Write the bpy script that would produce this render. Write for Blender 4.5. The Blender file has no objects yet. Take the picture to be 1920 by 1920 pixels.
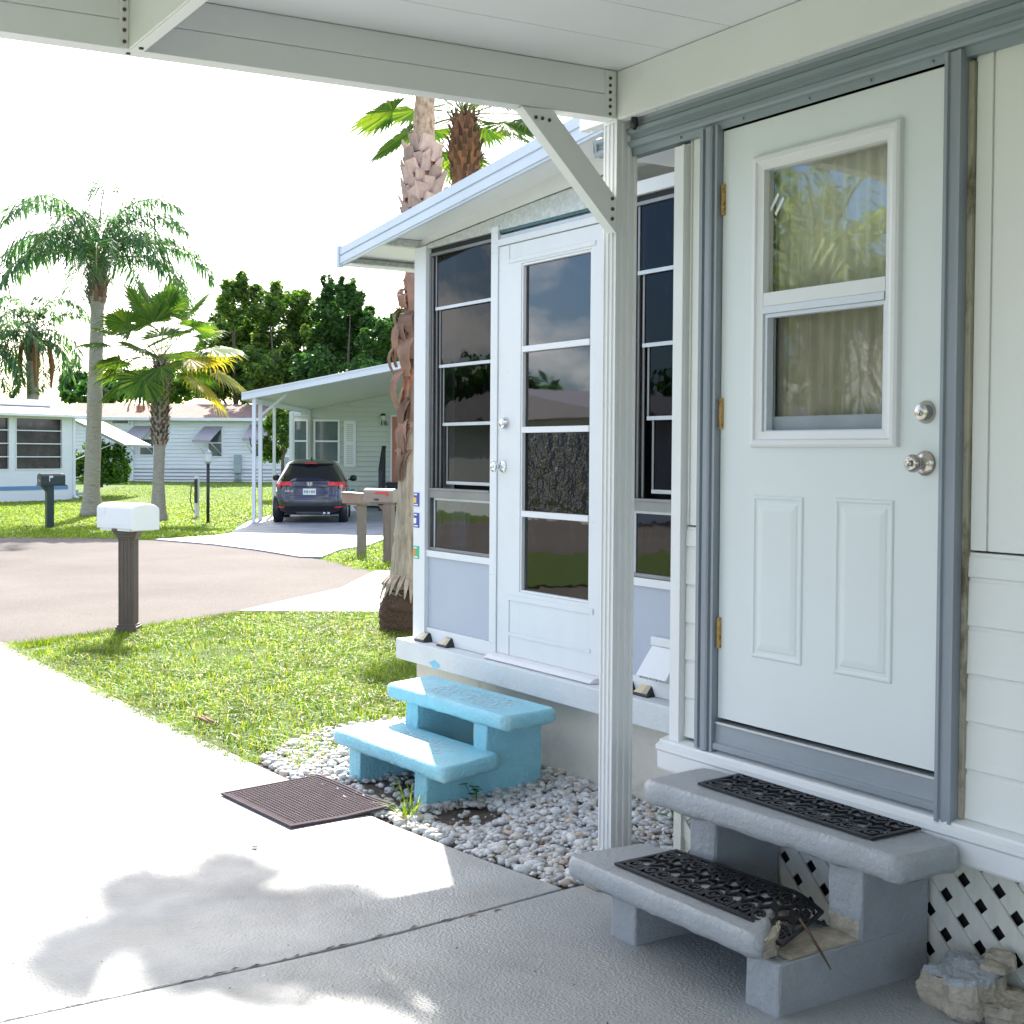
import bpy, math, random
from mathutils import Vector, Matrix
random.seed(7)
R = math.radians
SC = bpy.context.scene
COL = SC.collection

# ------------------------------------------------------------------ camera
CF, CCY, PIT, YAW, ROLL, EYE = 2474.0, 913.3, .02525, .57928, .006535, 1.5
FWD = Vector((math.sin(YAW) * math.cos(PIT), math.cos(YAW) * math.cos(PIT), -math.sin(PIT)))
RT0 = Vector((math.cos(YAW), -math.sin(YAW), 0))
UP0 = RT0.cross(FWD)
RGT = RT0 * math.cos(ROLL) + UP0 * math.sin(ROLL)
UPV = -RT0 * math.sin(ROLL) + UP0 * math.cos(ROLL)
FH = Vector((math.sin(YAW), math.cos(YAW), 0))
cam = bpy.data.cameras.new('camera')
co = bpy.data.objects.new('camera', cam)
COL.objects.link(co)
m = Matrix.Identity(4)
for i in range(3):
    m[i][0], m[i][1], m[i][2] = RGT[i], UPV[i], -FWD[i]
m[2][3] = EYE
co.matrix_world = m
cam.sensor_width = 36
cam.lens = CF / 1920 * 36
cam.shift_y = (CCY - 960) / 1920
cam.clip_start = .05
cam.clip_end = 2000
SC.camera = co


def at(x, y, d):                       # survey helper: world point seen at photo position x, y, d metres ahead
    return Vector((0, 0, EYE)) + (FWD + RGT * ((x - 960) / CF) - UPV * ((y - CCY) / CF)) * d


def gp(x, y, z=0.0):                   # the same on a level plane
    q = FWD + RGT * ((x - 960) / CF) - UPV * ((y - CCY) / CF)
    return Vector((0, 0, EYE)) + q * ((z - EYE) / q.z)


def FR(t, s, z):                       # street frame: t to the right, s ahead
    return Vector((s * FH.x + t * RT0.x, s * FH.y + t * RT0.y, z))


def ts(x, d):
    return (x - 960) / CF * d


def zz(x, y, d):
    return at(x, y, d).z


# ------------------------------------------------------------------ materials
def nodes(name):
    mt = bpy.data.materials.new(name)
    mt.use_nodes = True
    nt = mt.node_tree
    nt.nodes.clear()
    out = nt.nodes.new('ShaderNodeOutputMaterial')
    return mt, nt, out


def N(nt, t, **kw):
    n = nt.nodes.new(t)
    for k, v in kw.items():
        if hasattr(n, k) and k not in n.inputs:
            setattr(n, k, v)
        else:
            n.inputs[k].default_value = v
    return n


def c4(c):
    return (c[0], c[1], c[2], 1)


def pos(nt, st=(1, 1, 1)):
    g = N(nt, 'ShaderNodeNewGeometry')
    mp = N(nt, 'ShaderNodeMapping')
    mp.inputs['Scale'].default_value = st
    nt.links.new(g.outputs['Position'], mp.inputs['Vector'])
    return mp.outputs['Vector'], g


def ramp(nt, fac, stops):
    r = N(nt, 'ShaderNodeValToRGB')
    e = r.color_ramp.elements
    while len(e) < len(stops):
        e.new(.5)
    for i, (p, c) in enumerate(stops):
        e[i].position = p
        e[i].color = c4(c)
    nt.links.new(fac, r.inputs['Fac'])
    return r.outputs['Color']


def mix(nt, a, b, fac, mode='MIX'):
    x = N(nt, 'ShaderNodeMix', data_type='RGBA', blend_type=mode)
    for s, v in ((x.inputs[6], a), (x.inputs[7], b), (x.inputs[0], fac)):
        if isinstance(v, (int, float)):
            s.default_value = v
        elif isinstance(v, tuple):
            s.default_value = c4(v)
        else:
            nt.links.new(v, s)
    return x.outputs[2]


def noise(nt, vec, scale, detail=4, rough=.6):
    n = N(nt, 'ShaderNodeTexNoise')
    n.inputs['Scale'].default_value = scale
    n.inputs['Detail'].default_value = detail
    n.inputs['Roughness'].default_value = rough
    nt.links.new(vec, n.inputs['Vector'])
    return n.outputs['Fac']


def mul(col, k):
    return tuple(min(1, max(0, c * k)) for c in col)


def mat(name, col, rough=.6, metal=0, var=.08, vs=4, bump=0, bs=60, st=(1, 1, 1), stain=None, sthr=.62, ss=1.3,
        spec=.5, island=0, trans=None, coat=0, bst=None, speck=None, spk=.3, edge=None, chip=None):
    mt, nt, out = nodes(name)
    v, g = pos(nt, st)
    f = noise(nt, v, vs)
    c = ramp(nt, f, [(.25, mul(col, 1 - var)), (.75, mul(col, 1 + var))])
    if stain:
        f2 = noise(nt, v, ss, 8, .7)
        mk = ramp(nt, f2, [(sthr, (0, 0, 0)), (min(1, sthr + .14), (1, 1, 1))])
        c = mix(nt, c, stain, mk)
    if speck:
        f3 = noise(nt, v, 260, 2, .5)
        mk = ramp(nt, f3, [(.6, (0, 0, 0)), (.68, (spk,) * 3)])
        c = mix(nt, c, speck, mk)
    if edge:                             # worn arrises and chips
        pk = ramp(nt, g.outputs['Pointiness'], [(.53, (0, 0, 0)), (.60, (1, 1, 1))])
        pn = ramp(nt, noise(nt, v, 38, 5, .7), [(.42, (0, 0, 0)), (.62, (1, 1, 1))])
        c = mix(nt, c, edge, mix(nt, pk, pn, 1.0, 'MULTIPLY'))
    if chip:
        c = mix(nt, c, chip, ramp(nt, noise(nt, v, 23, 8, .72), [(.66, (0, 0, 0)), (.70, (.85, .85, .85))]))
    if island:
        rr = ramp(nt, g.outputs['Random Per Island'], [(0, (1 - island,) * 3), (1, (1 + island * .6,) * 3)])
        c = mix(nt, c, rr, 1.0, 'MULTIPLY')
    b = N(nt, 'ShaderNodeBsdfPrincipled')
    nt.links.new(c, b.inputs['Base Color'])
    b.inputs['Roughness'].default_value = rough
    b.inputs['Metallic'].default_value = metal
    b.inputs['Specular IOR Level'].default_value = spec
    b.inputs['Coat Weight'].default_value = coat
    if bump:
        vb = pos(nt, bst)[0] if bst else v
        h = noise(nt, vb, bs, 5, .6)
        bm = N(nt, 'ShaderNodeBump')
        bm.inputs['Strength'].default_value = bump
        bm.inputs['Distance'].default_value = .01
        nt.links.new(h, bm.inputs['Height'])
        nt.links.new(bm.outputs['Normal'], b.inputs['Normal'])
    last = b.outputs[0]
    if trans:
        tr = N(nt, 'ShaderNodeBsdfTranslucent')
        tc = mix(nt, c, trans, 1.0, 'MULTIPLY')
        nt.links.new(tc, tr.inputs['Color'])
        mx = N(nt, 'ShaderNodeMixShader')
        mx.inputs[0].default_value = .45
        nt.links.new(last, mx.inputs[1])
        nt.links.new(tr.outputs[0], mx.inputs[2])
        last = mx.outputs[0]
    nt.links.new(last, out.inputs['Surface'])
    return mt


def leafmat(name, c1, c2, c3, boost=(1.5, 1.7, .6), fac=.45, rough=.5, patch=(.9, .7, 1.25)):
    """leaf colours picked per leaf, light passes through"""
    mt, nt, out = nodes(name)
    v, g = pos(nt)
    c = ramp(nt, g.outputs['Random Per Island'], [(0, c1), (.55, c2), (1, c3)])
    f = noise(nt, v, patch[0], 4)
    c = mix(nt, c, ramp(nt, f, [(.32, (patch[1],) * 3), (.68, (patch[2],) * 3)]), 1.0, 'MULTIPLY')
    b = N(nt, 'ShaderNodeBsdfPrincipled')
    b.inputs['Roughness'].default_value = rough
    b.inputs['Specular IOR Level'].default_value = .35
    nt.links.new(c, b.inputs['Base Color'])
    tr = N(nt, 'ShaderNodeBsdfTranslucent')
    nt.links.new(mix(nt, c, boost, 1.0, 'MULTIPLY'), tr.inputs['Color'])
    mx = N(nt, 'ShaderNodeMixShader')
    mx.inputs[0].default_value = fac
    nt.links.new(b.outputs[0], mx.inputs[1])
    nt.links.new(tr.outputs[0], mx.inputs[2])
    nt.links.new(mx.outputs[0], out.inputs['Surface'])
    return mt


def glassmat(name, tint, wav=0.0, ws=6, rough=.02, ior=1.5, film=None):
    """thin pane: mirror by Fresnel, the rest passes through tinted"""
    mt, nt, out = nodes(name)
    v, g = pos(nt)
    lw_ = N(nt, 'ShaderNodeLayerWeight')
    lw_.inputs['Blend'].default_value = .5
    pw = N(nt, 'ShaderNodeMath', operation='POWER')
    nt.links.new(lw_.outputs['Facing'], pw.inputs[0])
    pw.inputs[1].default_value = 5
    fr = N(nt, 'ShaderNodeMath', operation='MULTIPLY_ADD')
    f0 = ((ior - 1) / (ior + 1)) ** 2
    nt.links.new(pw.outputs[0], fr.inputs[0])
    fr.inputs[1].default_value = 1 - f0
    fr.inputs[2].default_value = f0
    gl = N(nt, 'ShaderNodeBsdfGlossy')
    gl.inputs['Roughness'].default_value = rough
    tp = N(nt, 'ShaderNodeBsdfTransparent')
    tp.inputs['Color'].default_value = c4(tint)
    if wav:
        h = noise(nt, v, ws, 3, .55)
        bm = N(nt, 'ShaderNodeBump')
        bm.inputs['Strength'].default_value = wav
        bm.inputs['Distance'].default_value = .02
        nt.links.new(h, bm.inputs['Height'])
        nt.links.new(bm.outputs['Normal'], gl.inputs['Normal'])
        nt.links.new(bm.outputs['Normal'], lw_.inputs['Normal'])
    body = tp.outputs[0]
    if film:
        df = N(nt, 'ShaderNodeBsdfDiffuse')
        df.inputs['Color'].default_value = c4(film)
        f = noise(nt, pos(nt, (1, 2.2, .8))[0], 7, 6, .7)
        k = ramp(nt, f, [(.56, (0, 0, 0)), (.85, (.5, .5, .5))])
        m0 = N(nt, 'ShaderNodeMixShader')
        nt.links.new(k, m0.inputs[0])
        nt.links.new(body, m0.inputs[1])
        nt.links.new(df.outputs[0], m0.inputs[2])
        body = m0.outputs[0]
    mx = N(nt, 'ShaderNodeMixShader')
    nt.links.new(fr.outputs[0], mx.inputs[0])
    nt.links.new(body, mx.inputs[1])
    nt.links.new(gl.outputs[0], mx.inputs[2])
    nt.links.new(mx.outputs[0], out.inputs['Surface'])
    return mt


M = {}
M['white_alu'] = mat('white_aluminium', (.765, .77, .755), .42, var=.03, vs=2, stain=(.55, .55, .48), sthr=.66, ss=3)
M['ceiling'] = mat('ceiling_pan_white', (.77, .78, .775), .45, var=.03, vs=1.5)
M['white_paint'] = mat('white_painted_metal', (.71, .725, .73), .45, var=.04, vs=3, bump=.04, bs=25, st=(1, 1, .4), stain=(.58, .575, .53), sthr=.66, ss=6)
M['siding'] = mat('cream_white_siding', (.76, .76, .725), .55, var=.04, vs=3, bump=.08, bs=90, st=(1, 1, .25), stain=(.5, .5, .42), sthr=.68, ss=4)
M['trim'] = mat('white_trim', (.79, .795, .785), .5, var=.03, vs=5, bump=.05, bs=70)
M['door_white'] = mat('door_bluish_white', (.70, .735, .735), .38, var=.02, vs=2, bump=.03, bs=200, st=(1, 1, .5), stain=(.60, .63, .62), sthr=.66, ss=5)
M['win_white'] = mat('window_vinyl_white', (.74, .74, .75), .35, var=.02)
M['grey_trim'] = mat('blue_grey_painted_wood', (.27, .30, .335), .42, var=.1, vs=7, bump=.12, bs=50, st=(1, 1, .3), stain=(.45, .42, .38), sthr=.74, ss=9)
M['grey_metal'] = mat('blue_grey_painted_metal', (.24, .285, .31), .4, var=.14, vs=3, bump=.08, bs=18, st=(1, .2, 1))
M['sill_grey'] = mat('grey_threshold_board', (.28, .31, .34), .45, var=.12, vs=9, bump=.2, bs=40, st=(1, .25, 1), stain=(.5, .46, .4), sthr=.72, ss=14)
M['grey_panel'] = mat('blue_grey_panel', (.42, .455, .53), .45, var=.03, vs=2)
M['rake'] = mat('pale_blue_fascia_metal', (.55, .61, .67), .4, var=.06, vs=2.5, bump=.05, bs=14)
M['alu_dark'] = mat('weathered_aluminium', (.24, .24, .24), .38, metal=.6, var=.12, vs=8)
M['alu_lite'] = mat('bare_aluminium', (.50, .52, .54), .35, metal=.55, var=.08, vs=8)
M['steel'] = mat('brushed_steel', (.52, .48, .43), .26, metal=1, var=.06, vs=30)
M['dark'] = mat('dark_gap', (.012, .012, .013), .7, var=.1)
M['black_plastic'] = mat('black_plastic', (.015, .015, .017), .4, var=.1)
M['rubber'] = mat('black_rubber', (.014, .014, .017), .45, var=.25, vs=18, bump=.15, bs=300)
M['curtain'] = mat('sheer_curtain', (.82, .78, .66), .9, var=.08, vs=6, bump=.05, bs=90)
M['lattice'] = mat('cream_lattice', (.66, .65, .57), .55, var=.07, vs=10, bump=.15, bs=40, st=(1, 3, .4), stain=(.42, .38, .28), sthr=.68, ss=7)
M['bolt'] = mat('rusty_bolt', (.10, .065, .04), .6, metal=.4, var=.4, vs=60)
M['brass_rust'] = mat('rusting_brass', (.52, .34, .12), .45, metal=.7, var=.3, vs=60, stain=(.22, .07, .02), sthr=.5, ss=55)
M['blue_paint'] = mat('light_blue_painted_concrete', (.26, .585, .69), .5, var=.08, vs=7, edge=(.52, .68, .72), chip=(.34, .62, .70), bump=.95, bs=55, stain=(.30, .63, .72), sthr=.66, ss=16)
M['blue_wear'] = mat('worn_grey_print_on_blue', (.40, .56, .62), .6, var=.12, vs=20, bump=.4, bs=80)
M['grey_paint'] = mat('grey_painted_concrete', (.335, .35, .365), .36, var=.07, vs=9, bump=.65, bs=50, stain=(.28, .29, .29), sthr=.66, ss=5, speck=(.52, .54, .55), spk=.35, edge=(.50, .50, .49))
M['raw_conc'] = mat('broken_raw_concrete', (.42, .37, .29), .9, var=.3, vs=14, bump=1, bs=45, stain=(.22, .17, .11), sthr=.6, ss=9)
M['found'] = mat('white_masonry_wall', (.63, .59, .51), .75, var=.07, vs=4, bump=.35, bs=32, stain=(.36, .33, .27), sthr=.60, ss=2.6)
M['ledge'] = mat('painted_ledge', (.66, .68, .68), .6, var=.06, vs=6, bump=.35, bs=40, stain=(.5, .46, .40), sthr=.64, ss=5)
M['matgrey'] = mat('grey_mauve_rubber_mat', (.11, .09, .10), .95, var=.15, vs=12, bump=.3, bs=120, spec=.08)
M['solar_tan'] = mat('tan_solar_lens', (.52, .44, .28), .25, var=.05)
M['solar_dark'] = mat('solar_lens_dark', (.36, .32, .19), .25, var=.05)  # darker part of the lens face
M['trunk_grey'] = mat('palm_trunk_grey', (.33, .30, .25), .9, var=.25, vs=9, bump=1, bs=26, st=(1, 1, 3.5), stain=(.16, .14, .11), sthr=.58, ss=3)
M['trunk_fis'] = mat('palm_trunk_fissured', (.36, .29, .215), .9, var=.42, vs=26, bump=1, bs=34, st=(1, 1, .16), stain=(.19, .14, .10), sthr=.6, ss=20, bst=(1, 1, .13))
M['trunk_red'] = mat('palm_trunk_red_fibre', (.36, .155, .085), .9, var=.5, vs=22, bump=1, bs=40, st=(1, 1, .4), stain=(.12, .05, .03), sthr=.58, ss=14, bst=(1, 1, .25))
M['boot_pink'] = mat('palm_boot_pale', (.46, .335, .28), .85, var=.22, vs=14, bump=.6, bs=30, st=(1, 1, .5), island=.35, stain=(.24, .13, .09), sthr=.6, ss=9)
M['boot_dark'] = mat('palm_boot_dark', (.17, .095, .062), .9, var=.3, vs=20, bump=.8, bs=40, island=.55)
M['husk'] = mat('dry_frond_husk', (.47, .30, .22), .9, var=.35, vs=12, bump=.6, bs=30, st=(1, 1, .3), island=.4, trans=(.9, .6, .4))
M['husk_red'] = mat('red_dead_frond', (.30, .12, .06), .9, var=.3, vs=12, island=.3)
M['rootball'] = mat('palm_root_mass', (.085, .05, .03), .95, var=.6, vs=60, bump=1, bs=90)
M['bark'] = mat('bark', (.13, .10, .075), .9, var=.3, vs=10, bump=.8, bs=25)
M['fan_leaf'] = leafmat('fan_palm_leaf', (.035, .10, .025), (.065, .155, .03), (.15, .23, .04), (1.7, 1.5, .5), .42)
M['fan_yel'] = leafmat('fan_palm_yellow_leaf', (.16, .22, .03), (.36, .33, .04), (.56, .42, .06), (1.4, 1.25, .5), .5)
M['queen_sunlit'] = leafmat('queen_palm_leaf_sunlit', (.12, .20, .05), (.22, .31, .09), (.40, .45, .18), (1.5, 1.5, .8), .4)  # paler greens paint sunshine onto the palms mirrored in the door
M['queen_leaf'] = leafmat('queen_palm_leaf', (.05, .115, .065), (.085, .175, .085), (.16, .27, .11), (1.4, 1.7, .9), .45)
M['tree_leaf'] = leafmat('tree_leaf', (.025, .075, .022), (.05, .125, .03), (.12, .21, .05), (1.1, 1.5, .5), .35)
M['tree_yel'] = leafmat('tree_leaf_yellowish', (.035, .09, .02), (.075, .155, .03), (.24, .30, .06), (1.25, 1.5, .45), .4)
M['bush_leaf'] = leafmat('bush_leaf', (.02, .07, .015), (.05, .13, .02), (.12, .25, .03), (1.6, 1.7, .5), .4)
M['grass_blade'] = leafmat('grass_blade', (.055, .145, .006), (.145, .265, .009), (.34, .34, .05), (1.7, 1.6, .4), .42, patch=(2.6, .55, 1.3))
M['grass_far'] = leafmat('lime_grass', (.10, .22, .008), (.19, .31, .010), (.34, .38, .035), (1.7, 1.6, .4), .42)  # brighter lime than the near blades
M['weed'] = leafmat('weed_leaf', (.04, .13, .02), (.07, .2, .025), (.12, .27, .04), (1.5, 1.6, .5), .4)
M['stem'] = mat('green_stem', (.22, .25, .07), .6, var=.15)
M['brown_post'] = mat('brown_composite_post', (.105, .078, .066), .5, var=.1, vs=12, bump=.1, bs=60)
M['tan_post'] = mat('tan_post', (.20, .16, .125), .6, var=.12, vs=12)
M['tan_box'] = mat('taupe_mailbox_metal', (.29, .235, .205), .35, var=.05)
M['carton'] = mat('weathered_tan_box', (.30, .21, .15), .7, var=.15, vs=9)
M['green_box'] = mat('dark_green_plastic', (.014, .032, .03), .35, var=.12)
M['white_box'] = mat('white_mailbox_metal', (.78, .79, .80), .3, var=.02, stain=(.6, .58, .52), sthr=.72, ss=9)
M['red'] = mat('red_plastic', (.65, .05, .04), .4, var=.05)
M['black_paint'] = mat('black_paint', (.02, .022, .024), .4, var=.1)
M['lamp_glass'] = mat('frosted_lamp_glass', (.66, .70, .68), .2, var=.04)
M['awning'] = mat('grey_mauve_awning', (.34, .32, .35), .5, var=.05, vs=3)
M['awning_w'] = mat('cream_awning', (.22, .25, .19), .5, var=.04, vs=3)
M['far_white'] = mat('white_house_siding', (.72, .75, .78), .5, var=.03, vs=2)
M['far_roof_w'] = mat('white_metal_roof', (.80, .80, .80), .5, var=.03)
M['blue_stripe'] = mat('blue_stripe_paint', (.13, .26, .47), .5, var=.05)
M['sage'] = mat('pale_sage_siding', (.52, .56, .50), .55, var=.03, vs=2)
M['salmon'] = mat('salmon_door_paint', (.47, .17, .11), .5, var=.05)
M['deck'] = mat('dark_deck_paint', (.028, .033, .04), .5, var=.15)
M['meter'] = mat('grey_meter_metal', (.32, .40, .40), .4, var=.08)
M['blue_bin'] = mat('blue_plastic', (.03, .32, .55), .35, var=.05)
M['car_paint'] = mat('car_paint_grey_violet', (.062, .062, .074), .22, metal=.55, var=.04, coat=.6)
M['car_glass'] = mat('car_dark_glass', (.012, .013, .018), .06, var=.1, spec=.6)
M['tail_red'] = mat('tail_light_red', (.70, .03, .035), .12, var=.08, spec=.6)
M['tail_clear'] = mat('tail_light_clear', (.66, .40, .36), .12, var=.1, spec=.6)
M['chrome'] = mat('chrome', (.75, .75, .77), .12, metal=1, var=.02)
M['plate'] = mat('plate_white', (.72, .74, .72), .4, var=.03)
M['plate_green'] = mat('plate_green', (.10, .22, .16), .5, var=.05)
M['plate_orange'] = mat('plate_orange', (.55, .3, .12), .5, var=.05)
M['tyre'] = mat('tyre_rubber', (.018, .018, .019), .8, var=.15)
M['wood_strip'] = mat('orange_wood', (.50, .25, .10), .6, var=.15, vs=10)
M['stk_blue'] = mat('sticker_blue', (.02, .045, .33), .4, var=.03)
M['stk_green'] = mat('sticker_green', (.03, .45, .22), .4, var=.03)
M['stk_yel'] = mat('sticker_yellow', (.75, .50, .08), .4, var=.03)
M['stk_or'] = mat('sticker_orange', (.72, .27, .05), .4, var=.03)
M['stk_white'] = mat('sticker_white', (.8, .8, .78), .4, var=.02)
M['seal_green'] = mat('green_glass_edge', (.02, .085, .07), .15, var=.5, vs=30)
M['blue_smudge'] = mat('blue_paint_smudge', (.25, .55, .70), .6, var=.15, vs=20)
M['leaf_dry'] = mat('dry_leaf', (.24, .14, .07), .8, var=.2)
M['twig'] = mat('twig', (.09, .055, .03), .85, var=.3, vs=40)
M['soil'] = mat('bare_soil', (.13, .10, .075), .95, var=.35, vs=18, bump=1, bs=50)
M['pane_dark'] = glassmat('dark_tinted_vinyl', (.11, .11, .14), .04, 4, film=(.022, .022, .03), ior=1.38)
M['pane_door'] = glassmat('tinted_door_pane', (.11, .11, .14), .012, 3, ior=2.15)
M['pane_clear'] = glassmat('wrinkled_clear_vinyl', (.30, .33, .33), .035, 4, film=(.06, .065, .065), ior=1.95)
M['pane_crink'] = glassmat('crinkled_dark_vinyl', (.10, .10, .13), .4, 13, film=(.03, .03, .035))
M['pane_main'] = glassmat('door_glass', (.90, .91, .89), .012, 3, ior=2.1)
M['pane_screen'] = glassmat('screened_glass', (.76, .76, .74), .012, 3, ior=1.55)
M['pane_far'] = mat('far_window_glass', (.07, .10, .11), .08, var=.3, vs=1.5, spec=.6)
M['pane_far2'] = mat('far_porch_glass', (.045, .04, .042), .1, var=.7, vs=1.6, spec=.5, stain=(.16, .13, .12), sthr=.6, ss=1.2)
M['inner_dark'] = mat('dim_interior', (.016, .016, .019), .9, var=.25, vs=2)  # near-black in place of the dimness of unlit rooms
M['inner_far'] = mat('lace', (.4, .38, .36), .9, var=.2)


def galvan():
    mt, nt, out = nodes('speckled_galvanised')
    v, g = pos(nt)
    vo = N(nt, 'ShaderNodeTexVoronoi')
    vo.inputs['Scale'].default_value = 70
    nt.links.new(v, vo.inputs['Vector'])
    sep = N(nt, 'ShaderNodeSeparateColor')
    nt.links.new(vo.outputs['Color'], sep.inputs[0])
    c = ramp(nt, sep.outputs[0], [(0, (.50, .52, .50)), (1, (.66, .67, .64))])
    b = N(nt, 'ShaderNodeBsdfPrincipled')
    b.inputs['Metallic'].default_value = .35
    b.inputs['Roughness'].default_value = .45
    nt.links.new(c, b.inputs['Base Color'])
    nt.links.new(b.outputs[0], out.inputs['Surface'])
    return mt


def concrete(name, base, fine=.02):
    """painted slab with an orange-peel skin, worn blotches and grime"""
    mt, nt, out = nodes(name)
    v, g = pos(nt)
    c = ramp(nt, noise(nt, v, 1.1, 6, .6), [(.3, mul(base, .8)), (.7, mul(base, 1.15))])
    c = mix(nt, c, (.36, .31, .26), ramp(nt, noise(nt, v, 2.3, 8, .7), [(.50, (0, 0, 0)), (.75, (.62, .62, .62))]))
    c = mix(nt, c, mul(base, .62), ramp(nt, noise(nt, v, .75, 7, .66), [(.50, (0, 0, 0)), (.66, (.6, .6, .6))]))
    c = mix(nt, c, (.42, .43, .42), ramp(nt, noise(nt, v, 5, 9, .75), [(.6, (0, 0, 0)), (.72, (.35, .35, .35))]))
    c = mix(nt, c, mul(base, .45), ramp(nt, noise(nt, v, 90, 3, .6), [(.58, (0, 0, 0)), (.75, (.5, .5, .5))]))
    b = N(nt, 'ShaderNodeBsdfPrincipled')
    nt.links.new(c, b.inputs['Base Color'])
    nt.links.new(ramp(nt, noise(nt, v, 3, 5), [(.3, (.38,) * 3), (.7, (.62,) * 3)]), b.inputs['Roughness'])
    vo = N(nt, 'ShaderNodeTexVoronoi', feature='SMOOTH_F1')
    vo.inputs['Scale'].default_value = 130
    nt.links.new(v, vo.inputs['Vector'])
    h = N(nt, 'ShaderNodeMath', operation='ADD')
    nt.links.new(vo.outputs['Distance'], h.inputs[0])
    nt.links.new(noise(nt, v, 85, 4, .6), h.inputs[1])
    bm = N(nt, 'ShaderNodeBump')
    bm.inputs['Strength'].default_value = .55
    bm.inputs['Distance'].default_value = .005
    nt.links.new(h.outputs[0], bm.inputs['Height'])
    nt.links.new(bm.outputs['Normal'], b.inputs['Normal'])
    nt.links.new(b.outputs[0], out.inputs['Surface'])
    return mt


def asphalt():
    mt, nt, out = nodes('sun_bleached_asphalt')
    v, g = pos(nt)
    c = ramp(nt, noise(nt, v, .35, 5), [(.3, (.135, .119, .109)), (.7, (.20, .178, .163))])
    c = mix(nt, c, (.05, .045, .042), ramp(nt, noise(nt, v, 55, 3, .7), [(.5, (0, 0, 0)), (.72, (.8, .8, .8))]))
    c = mix(nt, c, (.19, .172, .158), ramp(nt, noise(nt, v, 80, 2, .6), [(.6, (0, 0, 0)), (.7, (.7, .7, .7))]))
    b = N(nt, 'ShaderNodeBsdfPrincipled')
    b.inputs['Roughness'].default_value = .95
    b.inputs['Specular IOR Level'].default_value = .15
    nt.links.new(c, b.inputs['Base Color'])
    bm = N(nt, 'ShaderNodeBump')
    bm.inputs['Strength'].default_value = .6
    bm.inputs['Distance'].default_value = .01
    nt.links.new(noise(nt, v, 60, 4), bm.inputs['Height'])
    nt.links.new(bm.outputs['Normal'], b.inputs['Normal'])
    nt.links.new(b.outputs[0], out.inputs['Surface'])
    return mt


def lawn():
    mt, nt, out = nodes('lawn_ground')
    v, g = pos(nt)
    c = ramp(nt, noise(nt, v, 14, 6, .7), [(.25, (.05, .10, .010)), (.55, (.11, .18, .015)), (.8, (.20, .22, .045))])
    c = mix(nt, c, (.27, .20, .12), ramp(nt, noise(nt, v, .8, 6, .7), [(.6, (0, 0, 0)), (.78, (.8, .8, .8))]))
    b = N(nt, 'ShaderNodeBsdfPrincipled')
    b.inputs['Roughness'].default_value = .95
    nt.links.new(c, b.inputs['Base Color'])
    bm = N(nt, 'ShaderNodeBump')
    bm.inputs['Strength'].default_value = 1
    bm.inputs['Distance'].default_value = .04
    nt.links.new(noise(nt, v, 40, 5, .7), bm.inputs['Height'])
    nt.links.new(bm.outputs['Normal'], b.inputs['Normal'])
    nt.links.new(b.outputs[0], out.inputs['Surface'])
    return mt


def shingles():
    mt, nt, out = nodes('red_brown_shingles')
    v, g = pos(nt)
    br = N(nt, 'ShaderNodeTexBrick')
    br.inputs['Scale'].default_value = 3
    br.inputs['Color1'].default_value = (.16, .10, .085, 1)
    br.inputs['Color2'].default_value = (.22, .15, .125, 1)
    br.inputs['Mortar'].default_value = (.10, .07, .065, 1)
    br.inputs['Mortar Size'].default_value = .02
    nt.links.new(v, br.inputs['Vector'])
    c = mix(nt, br.outputs['Color'], ramp(nt, noise(nt, v, 5, 5), [(.3, (.75,) * 3), (.7, (1.3,) * 3)]), 1.0, 'MULTIPLY')
    b = N(nt, 'ShaderNodeBsdfPrincipled')
    b.inputs['Roughness'].default_value = .9
    nt.links.new(c, b.inputs['Base Color'])
    nt.links.new(b.outputs[0], out.inputs['Surface'])
    return mt


def pebble():
    mt, nt, out = nodes('river_pebbles')
    v, g = pos(nt)
    c = ramp(nt, g.outputs['Random Per Island'], [(0, (.40, .41, .43)), (.35, (.56, .57, .57)), (.66, (.70, .70, .69)),
                                                   (.87, (.56, .51, .45)), (.95, (.54, .42, .33)), (1, (.28, .27, .27))])
    c = mix(nt, c, ramp(nt, noise(nt, v, 90, 4), [(.3, (.72,) * 3), (.7, (1.15,) * 3)]), 1.0, 'MULTIPLY')
    b = N(nt, 'ShaderNodeBsdfPrincipled')
    b.inputs['Roughness'].default_value = .6
    nt.links.new(c, b.inputs['Base Color'])
    nt.links.new(b.outputs[0], out.inputs['Surface'])
    return mt


M['galv'] = galvan()
M['drive'] = concrete('driveway_painted_concrete', (.37, .385, .39))
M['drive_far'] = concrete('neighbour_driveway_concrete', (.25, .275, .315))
M['apron'] = concrete('apron_concrete', (.40, .39, .37))
M['road'] = asphalt()
M['lawn'] = lawn()
M['shingle'] = shingles()
M['pebble'] = pebble()


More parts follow.
